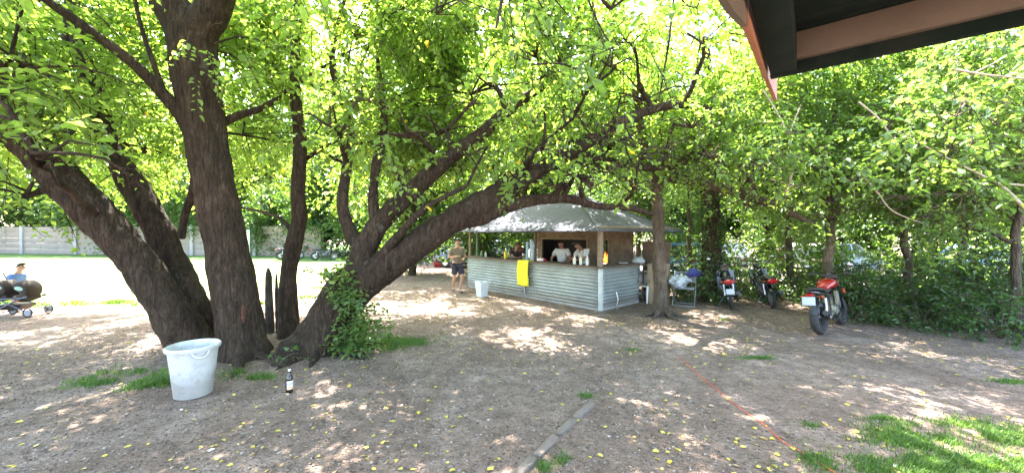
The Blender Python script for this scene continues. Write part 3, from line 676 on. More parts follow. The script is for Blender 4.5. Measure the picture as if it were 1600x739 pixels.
bush((8.75, 6.75, .4), (.8, .65, .5), 'low shrub at the right edge of the picture beside the bare earth', 3)
bush((9.4, 8.4, .6), (1.0, .8, .75), 'taller dark shrub behind the low ones in the middle of the undergrowth', 4)
bush((10.2, 7.6, .65), (1.0, .9, .8), 'taller dark shrub at the right edge behind the low one', 5)
bush((8.6, 9.6, .5), (1.0, .7, .7), 'dark shrub behind the red motorcycle', 6)
bush((5.2, 10.3, .6), (.75, .5, .75), 'dark shrub at the foot of the ivy clad trunk', 7)
bush((6.35, 10.6, .6), (.8, .55, .8), 'dark shrub between the two black motorcycles', 8)
bush((7.6, 10.6, .55), (.8, .6, .7), 'dark shrub between the second black motorcycle and the red one', 9)
bush((4.6, 11.5, .45), (.6, .5, .6), 'dark shrub behind the folding chair', 10)
bush((11.6, 9.6, .8), (1.3, 1.0, 1.0), 'dark shrub deep in the undergrowth towards the right edge', 11)
for k, (x, y, hz, lab) in enumerate(((5.9, 12.4, 1.0, 'tall leafy bush behind the ivy clad trunk'), (7.4, 12.2, 1.0, 'tall leafy bush behind the two black motorcycles'), (9.0, 12.0, .95, 'tall leafy bush between the second black motorcycle and the red one, at the back'),
        (10.6, 11.6, 1.0, 'tall leafy bush straight behind the red motorcycle'), (12.4, 11.2, .95, 'tall leafy bush behind the middle of the undergrowth'), (14.2, 10.8, 1.05, 'tall leafy bush behind the right part of the undergrowth'), (15.8, 10.0, 1.1, 'tall leafy bush at the right edge behind the undergrowth'), (9.9, 12.6, 1.25, 'highest leafy bush at the back, above the red motorcycle'), (8.6, 10.6, .75, 'leafy bush just behind the slender grey trunk'), (10.4, 9.8, .8, 'leafy bush just behind the dark shrubs right of the red motorcycle'))):
    bush((x, y, hz), (1.15, .75, hz * 1.05), lab, 30 + k, size=.11, lad=1.5, m=M_LEAF2, group='tall bushes behind the motorcycles')
bush((-2.55, 6.35, .16), (.5, .35, .24), 'leafy green plant at the foot of the arching tree', 12, size=0.08, lad=3, group='plants at the foot of the trees')
bush((-3.35, 5.35, .1), (.36, .2, .18), 'small tuft of green plants between the bin and the bottle', 13, size=0.08, lad=3, group='plants at the foot of the trees')
bush((-3.75, 7.0, .12), (.2, .2, .2), 'small green plant at the foot of the thin dead stake', 14, size=0.07, lad=3, group='plants at the foot of the trees')

# ================================================================ background woods
def far_tree(h, cr_r, n_bl, size, trunk_r, lean=0.0, low=0.26, lad=1.25, m=M_LEAF_BG):
    W = Wood(); C = Crown()
    W.limb([(0, 0, -.1), (0.1 * lean, 0, h * .3), (lean * .5, 0, h * .6), (lean, 0, h * .9)], [trunk_r * 1.2, trunk_r, trunk_r * .7, trunk_r * .2], seg=10, step=0.5, rough=0.0, wig=0.25)
    for k in range(n_bl):
        a = random.random() * 2 * PI; u = random.random()
        z = h * (low + (1 - low) * u) - .3
        rr = cr_r * math.sqrt(max(0.05, 1 - (2 * u - 0.9) ** 2)) * random.uniform(.3, .8)
        c = Vector((math.cos(a) * rr, math.sin(a) * rr, z)); r = cr_r * random.uniform(.35, .55)
        W.limb([(lean * .4, 0, max(1, z - h * .2)), c.lerp(Vector((0, 0, z)), .5), c], [trunk_r * .4, trunk_r * .25, .02], seg=5, step=0.5, wig=.15)
        C.blob(c, (r, r, r * .75), lad=lad, size=size, clump=0.0, leafn=8, L=size * 5, twig=False, shell=0.3, f=1.0)
    t = new_tree('background_tree', None, (0, 0, 0))
    finish_tree(t, W, C, M_BARK3, m)
    return t
protos = [far_tree(10.5, 3.8, 22, 0.24, 0.2, .5), far_tree(13, 4.4, 28, 0.26, 0.26, -.6), far_tree(8, 3.1, 18, 0.2, 0.15, .3, low=.22), far_tree(6, 2.8, 12, 0.17, 0.12, 0, low=.12)]
BGP = [  # x, y, proto, scale
    (-46, 40, 1, 1.1), (-38, 37, 0, 1.1), (-31, 38, 1, 1.0), (-25, 36, 0, 1.0), (-19, 38, 1, 1.05), (-14, 34, 0, 1.0), (-10, 32, 2, 1.1), (-12.5, 30, 3, 1.0), (-8.2, 29.6, 3, 1.1),
    (-6, 31, 0, 1.05), (-2, 34, 1, 1.0), (-15.5, 31, 2, 1), (-4.5, 26.5, 2, 1.0), (3, 34, 0, 1.1), (8, 33, 1, 1.0), (-27, 33.5, 2, .95), (-20.5, 33, 3, 1.1), (-36, 33.5, 3, 1.2), (-53, 35, 0, 1.2),
    (14, 32, 0, 1.1), (20, 30, 1, 1.0), (27, 28, 0, 1.1), (34, 26, 1, 1.1), (11, 27, 2, 1.0), (17.5, 25.5, 2, 1.1), (24, 24, 2, 1.1), (31, 21.5, 0, 1.0), (5.5, 27.5, 3, 1.2), (0.5, 29, 3, 1.2),
    (42, 24, 0, 1.2), (40, 16, 1, 1.0), (28, 17.5, 2, 1.2), (20, 18.6, 2, 1.0), (-1.2, 26.8, 2, .9), (-64, 42, 1, 1.1), (13.8, 19.3, 2, .95), (19, 12.5, 0, .8)]
BGP += [(-42, 44, 1, 1.3), (-30, 43, 1, 1.3), (-22, 42, 1, 1.35), (-16, 40, 1, 1.3), (-9.5, 40, 1, 1.35), (-4, 41, 1, 1.3), (-56, 46, 1, 1.3), (5, 42, 1, 1.3), (-7.6, 25.5, 2, .8), (-4.5, 17, 0, .8), (1.6, 18.8, 2, .8), (6.2, 18.6, 2, .75), (-1.6, 20, 0, .7), (10.2, 15.2, 2, .75),  # the trees close to the kiosk are added to shade the yard
    (-40, 36.5, 3, 1.2), (-33, 36, 3, 1.1), (-29, 35.5, 3, 1.2), (-23.5, 35, 3, 1.15), (-17.5, 33, 3, 1.0), (-10.2, 29, 3, 1.05), (-5.4, 28.6, 3, 1), (-2.2, 30, 3, 1.1), (3, 29.5, 3, 1.1), (8.2, 27, 3, 1.1), (12, 25, 3, 1.1), (16, 23.5, 3, 1.1), (20.5, 22, 3, 1.1), (25.5, 21, 3, 1.1), (30, 19, 3, 1.1), (36, 18, 3, 1.2), (-12.8, 34.5, 1, .95), (-8, 36, 1, 1.05), (1.5, 38, 1, 1.1), (-48, 42, 0, 1.1), (15.5, 28.5, 1, 1.), (22, 33, 1, 1.1)]
names = ['wood behind the concrete wall', 'wood behind the kiosk', 'wood beyond the road at right']
used = set()
for i, (x, y, k, s_) in enumerate(BGP):
    if k in used: o = copy_tree(protos[k])
    else: o = protos[k]; used.add(k)
    o.location = (x, y, 0); o.rotation_euler.z = random.random() * 6.28; o.scale = (s_, s_, s_ * random.uniform(.92, 1.08))
    g = 0 if x < -16 else (1 if x < 10 else 2)
    kind = ['tall broad leafy tree', 'tallest round crowned tree', 'middling bushy tree', 'low bush-like tree'][k]
    tag(o, kind + ' of the ' + names[g], 'tree', 'trees of the ' + names[g] + (' ' + ['(broad)', '(tallest)', '(middling)', '(low)'][k]))
# ================================================================ materials for objects
def tin_mat(name, c, rust=(0.2, 0.1, 0.06), rough=0.45, metal=0.55, lo=.6, mud=False):
    m, nt, b = base_mat(name)
    co = objco(nt)
    n = ntex(nt, 1.4, 8, 0.7, co)
    cc = ramp(nt, n, [(0.3, tuple(x * .72 for x in c)), (0.55, c), (0.75, tuple(min(1, x * 1.2) for x in c))])
    st = ntex(nt, 2.2, 8, 0.75, objco(nt, (6, 6, 1)))
    cc = mix_rgb(nt, ramp(nt, st, [(lo, (0, 0, 0)), (lo + .18, (.6, .6, .6))]), cc, rust)
    if mud:
        sx = nt.nodes.new('ShaderNodeSeparateXYZ'); nt.links.new(co, sx.inputs[0]); ma = nt.nodes.new('ShaderNodeMath'); ma.operation = 'MULTIPLY_ADD'; nt.links.new(st, ma.inputs[0]); ma.inputs[1].default_value = -.36; nt.links.new(sx.outputs[2], ma.inputs[2])
        cc = mix_rgb(nt, ramp(nt, ma.outputs[0], [(.0, (.55, .55, .55)), (.14, (0, 0, 0))]), cc, (.16, .12, .09))
    nt.links.new(cc, b.inputs['Base Color']); b.inputs['Roughness'].default_value = rough; b.inputs['Metallic'].default_value = metal
    return m
M_TIN = tin_mat('corrugated_tin', (0.29, 0.325, 0.31), metal=.3, rough=.55, lo=.58, mud=True)
M_ROOF = tin_mat('roof_tin', (0.095, 0.098, 0.125), (0.06, 0.055, 0.055), .8, .0, lo=.55)
M_ROOF.node_tree.nodes['Principled BSDF'].inputs['Specular IOR Level'].default_value = .2
M_WOODP = mat('weathered_post', (0.21, 0.165, 0.11), .85, var=.3, scale=9, bmp=.4)
M_WOODD = mat('dark_board', (0.12, 0.085, 0.055), .8, var=.3, scale=7, bmp=.4)
M_BRICK = mat('plastered_brick', (0.2, 0.15, 0.1), .9, var=.25, scale=5, bmp=.5, dirt=(0.06, 0.045, 0.035))
M_SOOT = mat('soot', (0.018, 0.015, 0.013), .95, var=.3)
M_CONC = mat('concrete', (0.34, 0.32, 0.29), .9, var=.15, scale=4, bmp=.4, dirt=(0.2, 0.18, 0.15))
M_WALLC = mat('concrete_panel', (0.25, 0.205, 0.155), .9, var=.12, scale=1.5, bmp=.3, dirt=(0.24, 0.21, 0.18))
M_GREENP = mat('green_paint', (0.07, 0.13, 0.07), .6)
M_BLACK = mat('black_plastic', (0.018, 0.018, 0.02), .4, var=.2)
M_RUBBER = mat('rubber', (0.022, 0.021, 0.02), .8, var=.3, dirt=(0.09, 0.075, 0.06), dirt_scale=9)
M_STEEL = mat('steel', (0.5, 0.5, 0.5), .3, .9, var=.15)
M_DSTEEL = mat('dark_steel', (0.1, 0.1, 0.105), .4, .8, var=.15)
M_REDP = mat('red_paint', (0.3, 0.015, 0.012), .25, var=.08, coat=.6)
M_ORANGEP = mat('orange_plastic', (0.38, 0.06, 0.015), .35, var=.08)
M_BLACKP = mat('black_paint', (0.012, 0.012, 0.014), .2, var=.1, coat=.6)
M_TAIL = mat('red_lamp_lens', (0.36, 0.012, 0.014), .15, var=.05, coat=.5)
M_WHITE = mat('white_plastic', (0.72, 0.72, 0.7), .45, var=.05)
M_SEAT = mat('seat_vinyl', (0.022, 0.022, 0.022), .55, var=.2)
M_GOLD = mat('cast_cover', (0.26, 0.25, 0.18), .45, .6, var=.15)
M_SKIN = mat('skin', (0.42, 0.24, 0.16), .55, var=.06)
M_SKIN2 = mat('skin_tan', (0.3, 0.16, 0.1), .55, var=.06)
M_HAIR = mat('dark_hair', (0.018, 0.013, 0.01), .6, var=.3, scale=40, bmp=.5)
M_EYE = mat('eye', (0.03, 0.02, 0.015), .2)
M_LIP = mat('lips', (0.3, 0.11, 0.09), .5)
M_TEEW = mat('white_cotton', (0.62, 0.62, 0.58), .9, var=.08, bmp=.2)
M_TEEG = mat('olive_cotton', (0.17, 0.15, 0.11), .9, var=.1, bmp=.2)
M_SHORT = mat('navy_cotton', (0.035, 0.035, 0.055), .9, var=.2, bmp=.2)
M_BLUEC = mat('blue_cotton', (0.09, 0.17, 0.42), .9, var=.1, bmp=.2)
M_DARKC = mat('dark_cotton', (0.05, 0.035, 0.035), .9, var=.1, bmp=.2)
M_YEL = mat('yellow_cloth', (0.72, 0.62, 0.03), .85, var=.06, bmp=.3)
M_YELB = mat('yellow_bottle_plastic', (0.75, 0.5, 0.03), .35)
M_BROWNC = mat('brown_canvas', (0.028, 0.017, 0.013), .85, var=.15, bmp=.2)
M_MINT = mat('pale_mint_window', (0.22, 0.36, 0.27), .35, var=.05)
M_GREYC = mat('grey_canvas', (0.25, 0.25, 0.27), .85, var=.1, bmp=.2)
M_GLASS = glass_dark('car_glass')

# ================================================================ kiosk
KO = Vector((-1.56, 13.3, 0)); KA = math.atan2(-.75, .66)
ku = Vector((math.cos(KA), math.sin(KA), 0)); kv = Vector((-math.sin(KA), math.cos(KA), 0))
def K(s, v, z=0): return KO + ku * s + kv * v + Vector((0, 0, z))
KL = 5.6
kiosk = thing('kiosk', 'open bar kiosk clad in corrugated metal under a grey sheet roof', 'kiosk', KO, KA)
def corrugated(name, a, b, z0, z1, nrm, parent, m=M_TIN, pitch=.087, amp=.015):
    a = Vector(a); b = Vector(b); n = int((z1 - z0) / pitch * 8); bm = bmesh.new(); rows = []
    nn = Vector(nrm); cols = 12
    for i in range(n + 1):
        z = z0 + (z1 - z0) * i / n; d = amp * math.sin(2 * PI * (z - z0) / pitch)
        rows.append([bm.verts.new(a.lerp(b, k / cols) + nn * (d + .004 * math.sin(k * 1.7 + z * 2)) + Vector((0, 0, z))) for k in range(cols + 1)])
    for r0, r1 in zip(rows[:-1], rows[1:]):
        for k in range(cols): bm.faces.new((r0[k], r0[k + 1], r1[k + 1], r1[k]))
    bmesh.ops.recalc_face_normals(bm, faces=bm.faces[:])
    for f in bm.faces: f.smooth = True
    me = bpy.data.meshes.new(name); bm.to_mesh(me); bm.free()
    o = link(name, me, parent, [m]); s = o.modifiers.new('solid', 'SOLIDIFY'); s.thickness = .006; s.offset = 0
    return o
corrugated('front_panel', (0, 0, 0), (2.93, 0, 0), .08, 1.03, (0, -1, 0), kiosk)
corrugated('front_panel', (2.95, 0, 0), (KL - .04, 0, 0), .08, 1.03, (0, -1, 0), kiosk)
corrugated('side_panel', (KL, .06, 0), (KL, 1.75, 0), .08, 1.03, (1, 0, 0), kiosk)
mb = MB(); mb.box((2.94, -.016, .555), (.045, .014, .95)); mb.build('joint_strip', M_CONC, kiosk)
mb = MB(); mb.box((KL - .005, .0, .53), (.09, .09, 1.0), bev=.006); mb.build('corner_trim', mat('pale_trim', (.42, .46, .43), .6), kiosk)
mb = MB(); mb.box((KL / 2, .1, .045), (KL, .16, .11), bev=.01); mb.box((KL - .1, .95, .044), (.16, 1.7, .108), bev=.01); mb.build('plinth', M_CONC, kiosk)
mb = MB(); mb.box((KL / 2 - .02, .2, 1.06), (KL + .2, .58, .045), bev=.008); mb.box((KL - .18, 1.14, 1.061), (.56, 1.3, .043), bev=.008); mb.build('counter_top', M_WOODD, kiosk)
for s_, v_, w_, mm in ((.04, .07, .09, M_WOODP), (.42, .1, .075, M_GREENP), (KL - .08, .09, .15, M_WOODP), (.05, 3.7, .1, M_WOODP), (KL - .1, 3.3, .11, M_WOODP), (1.9, 3.75, .08, M_GREENP), (2.95, .42, .09, M_WOODD)):
    z0 = 0 if v_ > .5 else 1.08
    mb = MB(); mb.tube([(s_, v_, z0), (s_ + .01, v_, 1.5), (s_, v_, 2.03)], w_ / 2, 10); mb.build('post', mm, kiosk)
# eave beams
mb = MB()
for a, b in (((-.1, -.02), (KL + .1, -.02)), ((-.1, 3.85), (KL + .1, 3.85))): mb.tube([(a[0], a[1], 2.0), (b[0], b[1], 2.0)], .035, 8)
for s_ in (0, KL): mb.tube([(s_, -.1, 2.03), (s_, 3.9, 2.03)], .035, 8)
mb.build('eave_beam', M_WOODP, kiosk)
# sheet roof: four corrugated slopes, ridges run down the slope
def roof(parent):
    o = .32; x0, x1, y0, y1 = -.15, KL + .2, -o, 3.85
    ze, zr = 1.93, 3.12; r0, r1, yr = 2.2, 3.3, 1.95
    faces = [(Vector((x0, y0, ze)), Vector((x1, y0, ze)), Vector((r0, yr, zr)), Vector((r1, yr, zr))),
             (Vector((x1, y0, ze)), Vector((x1, y1, ze)), Vector((r1, yr, zr)), Vector((r1, yr, zr))),
             (Vector((x1, y1, ze)), Vector((x0, y1, ze)), Vector((r1, yr, zr)), Vector((r0, yr, zr))),
             (Vector((x0, y1, ze)), Vector((x0, y0, ze)), Vector((r0, yr, zr)), Vector((r0, yr, zr)))]
    for (a, b, c, d) in faces:
        e = (b - a).normalized(); L = (b - a).length; n = e.cross(c - a).normalized()
        if n.z < 0: n = -n
        inw = Vector((0, 0, 1)).cross(e); inw.z = 0
        sc = (c - a).dot(e); sd = (d - a).dot(e); bm = bmesh.new(); prev = None
        k = int(L / .03)
        up = (c - a) - e * (c - a).dot(e)      # full slope vector
        for i in range(k + 1):
            s = L * i / k
            f = 1.0 if sc <= s <= sd else (s / sc if s < sc else (L - s) / max(L - sd, 1e-6))
            f = max(0, min(1, f)); dz = n * (.009 * math.sin(2 * PI * s / .12) + .012 * noise.noise(Vector((s, a.x, a.y))))
            col = [bm.verts.new(a + e * s + up * (f * j / 6) + dz + n * .018 * noise.noise(Vector((s * 1.5, j * .7, a.y)))) for j in range(7)]
            if prev:
                for j in range(6):
                    try: bm.faces.new((prev[j], col[j], col[j + 1], prev[j + 1]))
                    except ValueError: pass
            prev = col
        bmesh.ops.recalc_face_normals(bm, faces=bm.faces[:])
        for f_ in bm.faces: f_.smooth = True
        me = bpy.data.meshes.new('roof_slope'); bm.to_mesh(me); bm.free()
        ob = link('roof_slope', me, parent, [M_ROOF]); m_ = ob.modifiers.new('solid', 'SOLIDIFY'); m_.thickness = .006; m_.offset = 0
    mb = MB()
    for p, q in (((x0, y0, ze), (r0, yr, zr)), ((x1, y0, ze), (r1, yr, zr)), ((x1, y1, ze), (r1, yr, zr)), ((x0, y1, ze), (r0, yr, zr)), ((r0, yr, zr), (r1, yr, zr))):
        mb.tube([Vector(p) + Vector((0, 0, .012)), Vector(q) + Vector((0, 0, .012))], .03, 8)
    mb.build('ridge_cap', M_ROOF, parent)
    mb = MB()
    for i in range(9):
        s = .2 + i * .66
        f = min(1, s / 2.3, (KL - s + .3) / 2.6)
        mb.tube([(s, -.25, ze + .0), (s, -.25 + 2.0 * f, ze - .06 + 1.05 * f)], .022, 6)
    mb.build('rafters', M_WOODP, parent)
roof(kiosk)
# back structure: plastered grill wall with dark openings
mb = MB(); V0 = 2.95
mb.box((2.63, V0, .4), (4.1, .12, .8)); mb.box((2.63, V0, 1.80), (4.1, .13, .27))
mb.box((.69, V0, 1.235), (.22, .12, .87)); mb.box((3.2, V0, 1.235), (.34, .12, .87)); mb.box((4.28, V0, 1.235), (.8, .12, .87))
mb.build('grill_wall', M_BRICK, kiosk)
mb = MB(); mb.box((1.92, V0 + .62, 1.2), (2.5, .05, 1.0)); mb.box((3.65, V0 + .62, 1.2), (.7, .05, 1.0)); mb.box((.78, V0 + .32, 1.2), (.05, .55, 1)); mb.box((3.1, V0 + .32, 1.2), (.05, .55, 1)); mb.box((3.96, V0 + .32, 1.2), (.05, .55, 1))
mb.box((2.4, V0 + .34, .78), (3.4, .54, .05)); mb.box((2.4, V0 + .34, 1.7), (3.4, .54, .05)); mb.build('hearth', M_SOOT, kiosk)
mb = MB()
for a in (.83, 3.0, 3.42, 3.86): mb.box((a, V0 - .075, 1.24), (.06, .03, .9))
mb.box((1.92, V0 - .075, 1.7), (2.3, .032, .06)); mb.box((3.64, V0 - .075, 1.7), (.5, .032, .06)); mb.build('opening_frame', M_WOODP, kiosk)
mb = MB(); mb.box((KL - .15, 2.95, .9), (.85, .07, 1.5), bev=.005); mb.build('back_board', M_WOODD, kiosk)
# shelf in the side gap
sh = thing('shelf_rack', 'dark shelf rack with stacked goods in the gap beside the side counter', 'shelf', K(5.38, 2.12), KA)
mb = MB()
for x in (-.2, .2):
    for y in (-.13, .13): mb.box((x, y, .5), (.03, .03, 1.0))
mb.build('frame', M_WOODD, sh)
for z in (.12, .45, .78, 1.0): mb = MB(); mb.box((0, 0, z), (.43, .3, .022)); mb.build('shelf', M_WOODP, sh)
for j, (z, c_, lab) in enumerate(((.13, (.5, .5, .5), 'grey cloth bundle on the lowest shelf of the dark rack'), (.46, (.6, .58, .55), 'pale cloth bundle on the middle shelf of the dark rack'), (1.012, (.42, .45, .42), 'greenish grey bag lying on top of the dark rack'))):
    bm = MB(); p = K(5.38, 2.12, z + .1); bm.ell(p, (.17, .12, .11), 14)
    for v in bm.bm.verts: v.co += noise.noise_vector(v.co * 9) * .03; v.co.z = max(v.co.z, z)
    tag(bm.build('bundle', mat('bundle_cloth', c_, .8, bmp=.3), None), lab, 'bag', 'bundles on the shelf rack')
# cabinet
cb = thing('cabinet', 'upright yellowish wooden cabinet between the kiosk counter and the straight tree', 'cabinet', K(5.95, 2.15), KA + .25)
mb = MB(); mb.box((0, 0, .53), (.5, .42, 1.06), bev=.008); mb.build('carcass', mat('raw_board', (.27, .2, .12), .75, var=.25, scale=4, bmp=.3), cb)
mb = MB(); mb.box((0, -.222, .54), (.44, .02, .94), bev=.005); mb.build('door', mat('raw_board_door', (.3, .22, .135), .7, var=.2, scale=4, bmp=.3), cb)
mb = MB(); mb.box((-.18, -.243, .6), (.02, .02, .1), bev=.004); mb.build('handle', M_DSTEEL, cb)
# fire
fm, fnt, fb = base_mat('flame'); fb.inputs['Base Color'].default_value = (.8, .2, .02, 1)
fb.inputs['Emission Color'].default_value = (1, .2, .03, 1); fb.inputs['Emission Strength'].default_value = .35
cm, cnt, cb_ = base_mat('embers'); cb_.inputs['Base Color'].default_value = (.03, .02, .02, 1)
cb_.inputs['Emission Color'].default_value = (1, .12, .02, 1)
e_ = ramp(cnt, ntex(cnt, 30, 3, .6, objco(cnt)), [(.45, (0, 0, 0)), (.6, (1, 1, 1))]); cnt.links.new(e_, cb_.inputs['Emission Strength'])
fire = thing('fire', 'orange flames burning in the narrow right opening of the grill wall', 'fire', K(3.64, 3.1, .9), KA)
mb = MB()
for k in range(16):
    x = random.uniform(-.16, .16); y = random.uniform(-.08, .12); h = random.uniform(.2, .46) * (1 - abs(x) * 3)
    lean = random.uniform(-.05, .05)
    mb.tube([(x, y, 0), (x + lean * .3, y, h * .35), (x + lean, y, h * .7), (x + lean * .4, y, h)], [.018, .03, .017, .002], 7)
mb.build('flames', fm, fire)
mb = MB()
for k in range(14): mb.tube([(random.uniform(-.18, .18), random.uniform(-.12, .14), .02), (random.uniform(-.18, .18), random.uniform(-.12, .14), .05)], .022, 6)
mb.build('embers', cm, fire)

# things on the counter
CT = 1.083
def bottle(x, y, z, h, r, m, mcap, name='sauce_bottle', lab='', cat='bottle', group=None, nozzle=True, rz=0):
    t = thing(name, lab, cat, K(x, y, z), KA, group)
    mb = MB(); mb.lathe([(r * .9, 0), (r, .01), (r, h * .62), (r * .85, h * .7), (r * .42, h * .8), (r * .42, h * .84)], 16); mb.build('body', m, t)
    mb = MB(); mb.lathe([(r * .5, h * .83), (r * .5, h * .88), (r * .16, h * .9), (r * .1, h)] if nozzle else [(r * .5, h * .83), (r * .5, h * .95), (r * .45, h * .97)], 12); mb.build('cap', mcap, t)
    return t
M_CREAM = mat('cream_plastic', (.75, .72, .6), .4); M_KRED = mat('ketchup_plastic', (.5, .04, .03), .4)
M_ORSAUCE = mat('orange_sauce', (.7, .36, .1), .4)
for j, (s_, v_, h, m1, m2, lab) in enumerate(((4.72, .1, .24, M_CREAM, M_CREAM, 'white squeeze bottle, leftmost on the kiosk corner'), (4.83, .2, .22, M_ORSAUCE, M_WHITE, 'orange squeeze bottle among the white ones on the kiosk corner'),
        (4.93, .08, .23, M_CREAM, M_YELB, 'white squeeze bottle with yellow nozzle on the kiosk corner'), (5.05, .2, .25, M_WHITE, M_WHITE, 'white squeeze bottle nearly touching the thick corner post'), (5.14, .07, .2, M_CREAM, M_CREAM, 'shortest cream squeeze bottle by the thick corner post'), (4.6, .22, .2, M_CREAM, M_KRED, 'white squeeze bottle with a red nozzle on the kiosk corner'))):
    bottle(s_, v_, CT, h, .036, m1, m2, lab=lab, group='sauce bottles on the kiosk corner')
bottle(1.9, .12, CT, .29, .045, M_YELB, M_YELB, 'mustard_bottle', 'yellow squeeze bottle standing in front of the dark haired person', nozzle=True)
bottle(.62, .14, CT, .2, .04, mat('green_glass_b', (.1, .2, .12), .15), M_WHITE, 'bottle', 'small green bottle at the left end of the counter', nozzle=False)
bottle(.78, .2, CT, .22, .035, M_WHITE, M_GREENP, 'bottle', 'small white bottle at the left end of the counter', nozzle=False)
# stack of clear cups in a bag
m, nt, b = base_mat('clear_plastic'); b.inputs['Base Color'].default_value = (.4, .55, .62, 1); b.inputs['Roughness'].default_value = .2; b.inputs['Transmission Weight'].default_value = .15; b.inputs['IOR'].default_value = 1.2
M_CLEAR = m
st = thing('cup_stack', 'tall stacks of clear plastic cups standing behind the yellow cloth', 'cup stack', K(2.98, .18, CT), KA)
for j, (x, y, n_) in enumerate(((-.13, 0, 13), (.0, .03, 15), (.12, -.03, 14))):
    mb = MB(); pr = [(.036, 0)]
    for k in range(n_): pr += [(.036, k * .042 + .004), (.047, k * .042 + .038), (.042, k * .042 + .041)]
    mb.lathe(pr, 16, (x, y, 0)); mb.build('cups', M_CLEAR, st)
# red and white packet
mb = MB(); p = K(3.45, .16, CT); mb.ell(p + Vector((0, 0, .05)), (.15, .09, .06), 14)
for v in mb.bm.verts: v.co += noise.noise_vector(v.co * 11) * .02; v.co.z = max(v.co.z, CT)
m, nt, b = base_mat('red_white_wrap'); c_ = ramp(nt, ntex(nt, 9, 2, .5, objco(nt)), [(.48, (.55, .03, .04)), (.52, (.75, .72, .7))]); nt.links.new(c_, b.inputs['Base Color'])
tag(mb.build('packet', m, None), 'crumpled red and white packet on the counter', 'packet')
# yellow cloth over the counter edge
bm = bmesh.new(); rows = []
for i in range(26):
    u = i / 25
    row = []
    for k in range(13):
        x = 2.74 + .46 * k / 12 + .012 * math.sin(u * 9)
        if u < .14: y = .16 - u / .14 * .28; z = 1.1 + .006 * math.sin(k)
        else:
            y = -.125 - .014 * math.sin(k * 1.25 + u * 2) * min(1, (u - .1) * 3); z = 1.1 - (u - .14) * .86 + .01 * math.sin(k * .8)
        row.append(bm.verts.new(K(x, y, z)))
    rows.append(row)
for a, b in zip(rows[:-1], rows[1:]):
    for k in range(12): bm.faces.new((a[k], a[k + 1], b[k + 1], b[k]))
bmesh.ops.recalc_face_normals(bm, faces=bm.faces[:])
for f in bm.faces: f.smooth = True
me = bpy.data.meshes.new('yellow_cloth'); bm.to_mesh(me); bm.free()
o = link('hanging_cloth', me, None, [M_YEL]); s_ = o.modifiers.new('s', 'SOLIDIFY'); s_.thickness = .004
tag(o, 'bright yellow cloth hanging over the front of the counter', 'cloth')
# plates at the side counter, string
o = MB().lathe([(.01, 0), (.09, .0), (.13, .018), (.128, .022), (.085, .008), (.01, .006)], 20, K(KL - .2, 1.3, CT)).build('plate', M_WHITE, None); tag(o, 'white plate on the side counter', 'plate')
o = MB().tube([K(KL + .02, .62, .42), K(KL + .08, .62, .25), K(KL + .06, .6, .08), K(KL + .12, .5, -.0)], .012, 8).build('water_pipe', M_STEEL, None)
tag(o, 'short pale metal pipe coming out of the foot of the side counter', 'pipe')

